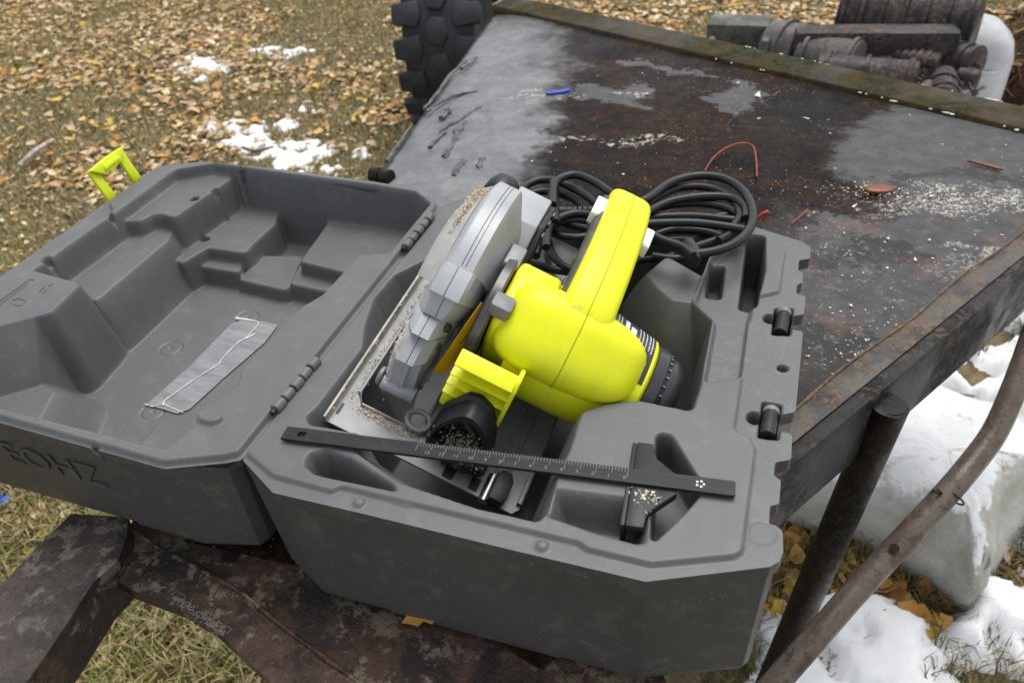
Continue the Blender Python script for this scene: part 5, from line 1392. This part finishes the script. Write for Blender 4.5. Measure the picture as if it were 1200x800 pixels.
def sack_mat():
    t = NT('snowy_sackcloth'); geo = t.node('ShaderNodeNewGeometry')
    sep = t.node('ShaderNodeSeparateXYZ'); t.l.new(geo.outputs['Normal'], sep.inputs[0])
    n = t.noise(14, 6, .65); n2 = t.noise(90, 5, .7)
    cloth = t.mix(t.ramp(n, .35, .65), (.60, .59, .56), (.46, .43, .37)); cloth = t.mix(t.math('MULTIPLY', t.ramp(n2, .5, .7), .4), cloth, (.36, .33, .27))
    ps = t.node('ShaderNodeSeparateXYZ'); t.l.new(geo.outputs['Position'], ps.inputs[0]); hz = t.ramp(ps.outputs[2], GROUND_Z + .085, GROUND_Z + .15)
    f = t.ramp(t.math('ADD', sep.outputs[2], t.math('MULTIPLY', t.math('SUBTRACT', t.noise(20, 8, .75), .5), 1.5)), 0.66, .88)
    t.set(Base_Color=t.mix(t.math('MULTIPLY', f, hz), cloth, (.91, .92, .93)), Roughness=.85); t.b.inputs['Specular IOR Level'].default_value = .2
    t.bump(t.math('ADD', t.noise(26, 8, .7), t.math('MULTIPLY', t.noise(300, 4, .75), .5)), .75, .014); return t.m
M['sack'] = sack_mat()
so = MB().loft(rings, cap=(False, True)).build('cloth', M['sack'], sk, smooth=180); so.matrix_parent_inverse = Matrix.Translation(-Vector(sk.location))

# ------------------------------------------------------------------ bent pipe with a twist of wire
def leg_point(px, py, depth_like):
    """point on the sight line at the distance of the bench leg plus an offset"""
    r = ROT @ np.array([(px - 600) / FPX, (py - 400) / FPX, 1.0]); return tuple(CAM + r * depth_like)
bp = thing('bent_pipe', 'brown steel pipe bent at the top, propped against the foot of the bench leg', 'pipe', leg_point(965, 745, .80))
off = Vector(bp.location)
bpts = [Vector(leg_point(x, y, d)) - off for x, y, d in ((895, 815, .80), (957, 745, .80), (1005, 690, .81), (1058, 633, .82), (1110, 577, .83), (1145, 535, .84), (1166, 505, .845), (1184, 466, .85), (1200, 425, .855), (1216, 380, .86))]
b_o = MB().tube(smooth_path([tuple(p) for p in bpts], 6), .0128, 22).build('tube', M['pipe'], bp, smooth=60)
wp = Vector(leg_point(1114, 581, .83)) - off
tdir = (bpts[4] - bpts[3]).normalized(); n1 = tdir.orthogonal().normalized(); n2 = tdir.cross(n1)
MB().tube([wp + (n1 * math.cos(a) + n2 * math.sin(a)) * .0139 + tdir * .002 * math.sin(a) for a in np.linspace(0, 6.28, 22)[:-1]], .0011, 6, closed=True).build('wire_tie', M['wire'], bp)
tw = Vector(leg_point(1097, 577, .815)) - off
MB().tube([wp - n1 * 0 + (tw - wp) * .55, tw, tw + (tw - wp).normalized() * .008 + Vector((0, 0, .003))], .001, 6).build('wire_end', M['wire'], bp)
MB().tube([wp + (tw - wp) * .55, tw + Vector((0, 0, .006)), tw + (tw - wp).normalized() * .010 + Vector((0, 0, -.002))], .001, 6).build('wire_end', M['wire'], bp)
hp_ = Vector(leg_point(1048, 642, .804)) - off
MB().lathe([(0, .0050), (.001, .0046)], hp_, -(Vector(leg_point(1048, 642, .82)) - off - hp_), 14).build('pipe_hole', M['wire'], bp)

# ------------------------------------------------------------------ behind the bench: wheel, machine, canister, straw
wh = thing('tractor_wheel', 'black chunky tractor wheel standing behind the left corner of the bench', 'wheel', (-.895, 2.43, GROUND_Z + .335))
axis = Vector((.965, .26, .0)).normalized()
up_ = Vector((0, 0, 1)); fw = axis.cross(up_)
WR, WW = .325, .25
tb = MB().lathe([(-WW / 2 + .03, WR * .60), (-WW / 2 - .006, WR * .76), (-WW / 2 + .006, WR * .90), (-WW / 4, WR * .955), (0, WR * .965), (WW / 4, WR * .955), (WW / 2 - .006, WR * .90), (WW / 2 + .006, WR * .76), (WW / 2 - .03, WR * .60)], (0, 0, 0), axis, 64, up=up_)
tb.build('tyre', M['tyre'], wh, smooth=50)
MB().lathe([(-.07, WR * .2), (-.075, WR * .61), (.075, WR * .61), (.07, WR * .2)], (0, 0, 0), axis, 40, up=up_).build('rim', M['engine_rust'], wh)
lug_me = {}; NL = 18
for k in range(NL):
    for c_, sh in ((-.085, 0.), (0., .5), (.085, 0.)):
        a = 2 * math.pi * (k + sh) / NL
        rad = up_ * math.cos(a) + fw * math.sin(a); tan = axis.cross(rad)
        ky = 0 if c_ == 0 else (1 if c_ < 0 else 2)
        if ky not in lug_me:
            hexp = [[(-.038, -.012), (-.016, -.047), (.026, -.040), (.038, .012), (.016, .047), (-.026, .040)], [(-.062, -.034), (.026, -.046), (.034, .006), (.018, .040), (-.062, .026)], [(.062, .034), (-.026, .046), (-.034, -.006), (-.018, -.040), (.062, -.026)]][ky]
            lo_ = MB().prism(hexp, -.030, .0).build('lug', M['tyre'], wh, bevel=.005); lug_me[ky] = lo_.data
        else:
            lo_ = bpy.data.objects.new('lug', lug_me[ky]); COL.objects.link(lo_); lo_.parent = wh
        rr = WR * (1.0 if c_ == 0 else .985)
        p = axis * c_ + rad * rr
        lo_.matrix_local = Matrix(((axis.x, tan.x, rad.x, p.x), (axis.y, tan.y, rad.y, p.y), (axis.z, tan.z, rad.z, p.z), (0, 0, 0, 1)))

ZM = -.40
def mp_(px, py, dy=0.): p = at(px, py + 5, ZM); return Vector((p[0], p[1] + dy, p[2]))
mc = thing('engine', 'old greasy engine with rusty pipes standing on the ground behind the bench', 'engine', tuple(mp_(980, 90)))
mo = Vector(mc.location)
def E_(mb, name, mat, **k):
    mb.v = [tuple(Vector(p) - mo) for p in mb.v]; return mb.build(name, mat, mc, **k)
def cylpx(x0, y0, x1, y1, rpx, name, mat, dy=0., rings=()):
    a, b = mp_(x0, y0, dy), mp_(x1, y1, dy); L = (b - a).length; r = rpx * 1.12 / 413.
    prof = [(0, r * .85), (.004, r)]
    for t in rings: prof += [(L * t - .006, r), (L * t - .005, r * 1.12), (L * t + .005, r * 1.12), (L * t + .006, r)]
    prof += [(L - .004, r), (L, r * .85)]
    return E_(MB().lathe(prof, a, b - a, 28), name, mat, smooth=35)
cylpx(938, 66, 1005, 78, 24, 'starter_body', M['engine_grey'], .02, (.15, .9))
cylpx(900, 58, 938, 66, 27, 'flywheel_guard', M['engine_grey'], .05, (.5,))
cylpx(1003, 76, 1036, 82, 11, 'pipe_stub', M['engine_rust'], -.03, (.85,))
cylpx(955, 92, 1075, 104, 19, 'exhaust_drum', M['engine'], .06, (.1, .5, .92))
cylpx(1000, 62, 1046, 67, 8, 'fuel_pipe', M['engine'], -.02, (.9,))
cylpx(1044, 66, 1100, 74, 13, 'cylinder', M['engine'], 0., (.15, .3, .45, .6, .75))
cylpx(1072, 100, 1088, 88, 7, 'brass_plug', M['pipe'], -.05)
cylpx(1103, 78, 1103, 104, 12, 'oil_cap', M['engine'], -.05, (.4, .8))
cylpx(1096, 62, 1146, 76, 16, 'cylinder_head', M['engine'], .02, (.3, .5, .7, .9))
cylpx(1120, 84, 1146, 88, 9, 'valve_cover', M['engine'], -.01, (.5,))
cylpx(1025, 82, 1027, 118, 5, 'drain_pipe', M['pipe'], -.03)
E_(MB().box(mp_(862, 52, .05), (.17, .10, .13)), 'fuel_tank', M['engine_green'], bevel=.012)
for x in (832, 895): E_(MB().box(mp_(x, 62, .0), (.018, .04, .10)), 'tank_bracket', M['engine_grey'], bevel=.004)
E_(MB().box(mp_(865, 76, .0), (.20, .05, .014)), 'tank_rail', M['engine_grey'], bevel=.003)
cylpx(985, 44, 1150, 62, 46, 'crankcase', M['engine'], .16, (.06, .2, .35, .5, .65, .8, .94))
E_(MB().box(mp_(1020, 86, .14), (.40, .08, .16), Matrix.Rotation(.10, 3, 'Z')), 'sump', M['engine'], bevel=.02)
for x, y in ((870, 80), (1090, 92)):
    p = mp_(x, y, .12); E_(MB().box((p.x, p.y, (p.z + GROUND_Z) / 2), (.05, .05, p.z - GROUND_Z)), 'engine_foot', M['engine'], bevel=.006)
rs = np.random.default_rng(11)
for k in range(12):
    x0, y0 = rs.uniform(1000, 1135), rs.uniform(60, 84); x1, y1 = x0 + rs.normal(0, 22), y0 + rs.uniform(6, 20)
    P = smooth_path([tuple(mp_(x0, y0, -.05) - mo), tuple(mp_((x0 + x1) / 2 + 6, (y0 + y1) / 2 - 5, -.085) - mo), tuple(mp_(x1, y1, -.05) - mo)], 5)
    MB().tube(P, rs.uniform(.003, .008), 8).build('pipe', M['engine'] if k % 3 else M['engine_grey'], mc, smooth=60)
for k in range(34):
    x, y = rs.uniform(905, 1145), rs.uniform(60, 96)
    E_(MB().lathe([(0, .009), (.006, .009), (.008, .006), (.012, .006)], mp_(x, y, -.055), (rs.normal(0, .3), -1, .6), 6), 'bolt', M['engine'] if k % 3 else M['engine_rust'])
P = smooth_path([tuple(mp_(x, y, d) - mo) for x, y, d in ((1108, 86, 0), (1120, 96, -.03), (1127, 112, -.03), (1130, 128, -.02), (1131, 150, .0))], 6)
MB().tube(P, .0095, 10).build('hose', M['tyre'], mc, smooth=60)
for x0, y0, x1, y1 in ((1052, 92, 1078, 78), (1046, 84, 1070, 70), (1128, 70, 1142, 92)):
    P = smooth_path([tuple(mp_(x0, y0, -.06) - mo), tuple(mp_((x0 + x1) / 2, (y0 + y1) / 2 + 5, -.08) - mo), tuple(mp_(x1, y1, -.06) - mo)], 5); MB().tube(P, .004, 8).build('pipe', M['engine'], mc, smooth=60)

# white canister
cn_p = at(1122, 108, -.62)
cn = thing('canister', 'translucent white plastic canister standing behind the greasy engine', 'canister', (cn_p[0] - .05, cn_p[1] + .06, GROUND_Z))
M['canister'] = simple('milky_plastic', (.44, .45, .455), .4, col2=(.34, .35, .355), scale=9, bump=.15, bscale=18, bdist=.01)
M['canister'].node_tree.nodes['Principled BSDF'].inputs['Subsurface Weight'].default_value = .25
rings = []
for z, s in ((0, .86), (.012, .97), (.03, 1), (.12, 1.0), (.14, .965), (.16, .965), (.18, 1), (.30, 1), (.34, .93), (.37, .72), (.385, .42), (.39, .36), (.43, .36), (.432, .30)):
    rings.append([(.175 * s * math.copysign(abs(math.cos(a)) ** .55, math.cos(a)), .13 * s * math.copysign(abs(math.sin(a)) ** .55, math.sin(a)), z * 1.15) for a in [2 * math.pi * k / 40 for k in range(40)]])
cb = MB().loft(rings).build('body', M['canister'], cn, smooth=50)
for k, (a0, a1) in enumerate((((-.11, .09), (.11, .20)), ((-.11, .20), (.11, .09)), ((-.12, .245), (.12, .245)))):
    MB().tube([(a0[0], -.131, a0[1] + .08), (0, -.1335, (a0[1] + a1[1]) / 2 + .08), (a1[0], -.131, a1[1] + .08)], .006, 8).build('rib', M['canister'], cb, smooth=60)
MB().lathe([(0, .060), (.004, .063), (.03, .063), (.034, .058)], (0, 0, .49), (0, 0, 1), 28).build('cap', M['canister'], cn)
MB().tube([(-.13, 0, .38), (-.13, 0, .47), (-.02, 0, .50)], .013, 10).build('handle', M['canister'], cn, smooth=60)

# heap of brown straw
st_p = at(1205, 98, -.70)
sh_ = thing('straw_heap', 'heap of dark brown straw beside the white canister behind the bench', 'straw', (st_p[0] + .10, st_p[1] + .05, GROUND_Z))
P = rng.normal(0, 1, (2600, 3)); P /= np.linalg.norm(P, axis=1, keepdims=True); P[:, 2] = np.abs(P[:, 2]); P *= rng.uniform(.55, 1, (2600, 1)) ** .4
P = P * np.array([.30, .32, .46]); Dr = rng.normal(0, 1, (2600, 3)); Dr[:, 2] = Dr[:, 2] * .5 - .5; Dr /= np.linalg.norm(Dr, axis=1, keepdims=True)
Ls = rng.uniform(.05, .16, (2600, 1)); Nn = np.cross(Dr, rng.normal(0, 1, (2600, 3))); Nn /= np.linalg.norm(Nn, axis=1, keepdims=True); Nn *= .0045
V = np.stack([P - Nn, P + Nn, P + Dr * Ls + Nn * .4 - [0, 0, .012], P + Dr * Ls - Nn * .4 - [0, 0, .012]], 1).reshape(-1, 3)
V[:, 2] = np.maximum(V[:, 2], .0)
C = np.repeat(np.array([(.16, .085, .035), (.10, .05, .022), (.30, .20, .10), (.06, .032, .016)])[rng.integers(0, 4, 2600)], 4, 0)
o = fast_mesh('straw', V, np.arange(2600 * 4).reshape(-1, 4), M['blade'], sh_, False, C); o['kind'] = 'stuff'
MB().sell((0, 0, .06), (.27, .29, .36), 1, 1, None, 24, 14).build('core', M['engine_rust'], sh_, smooth=80)
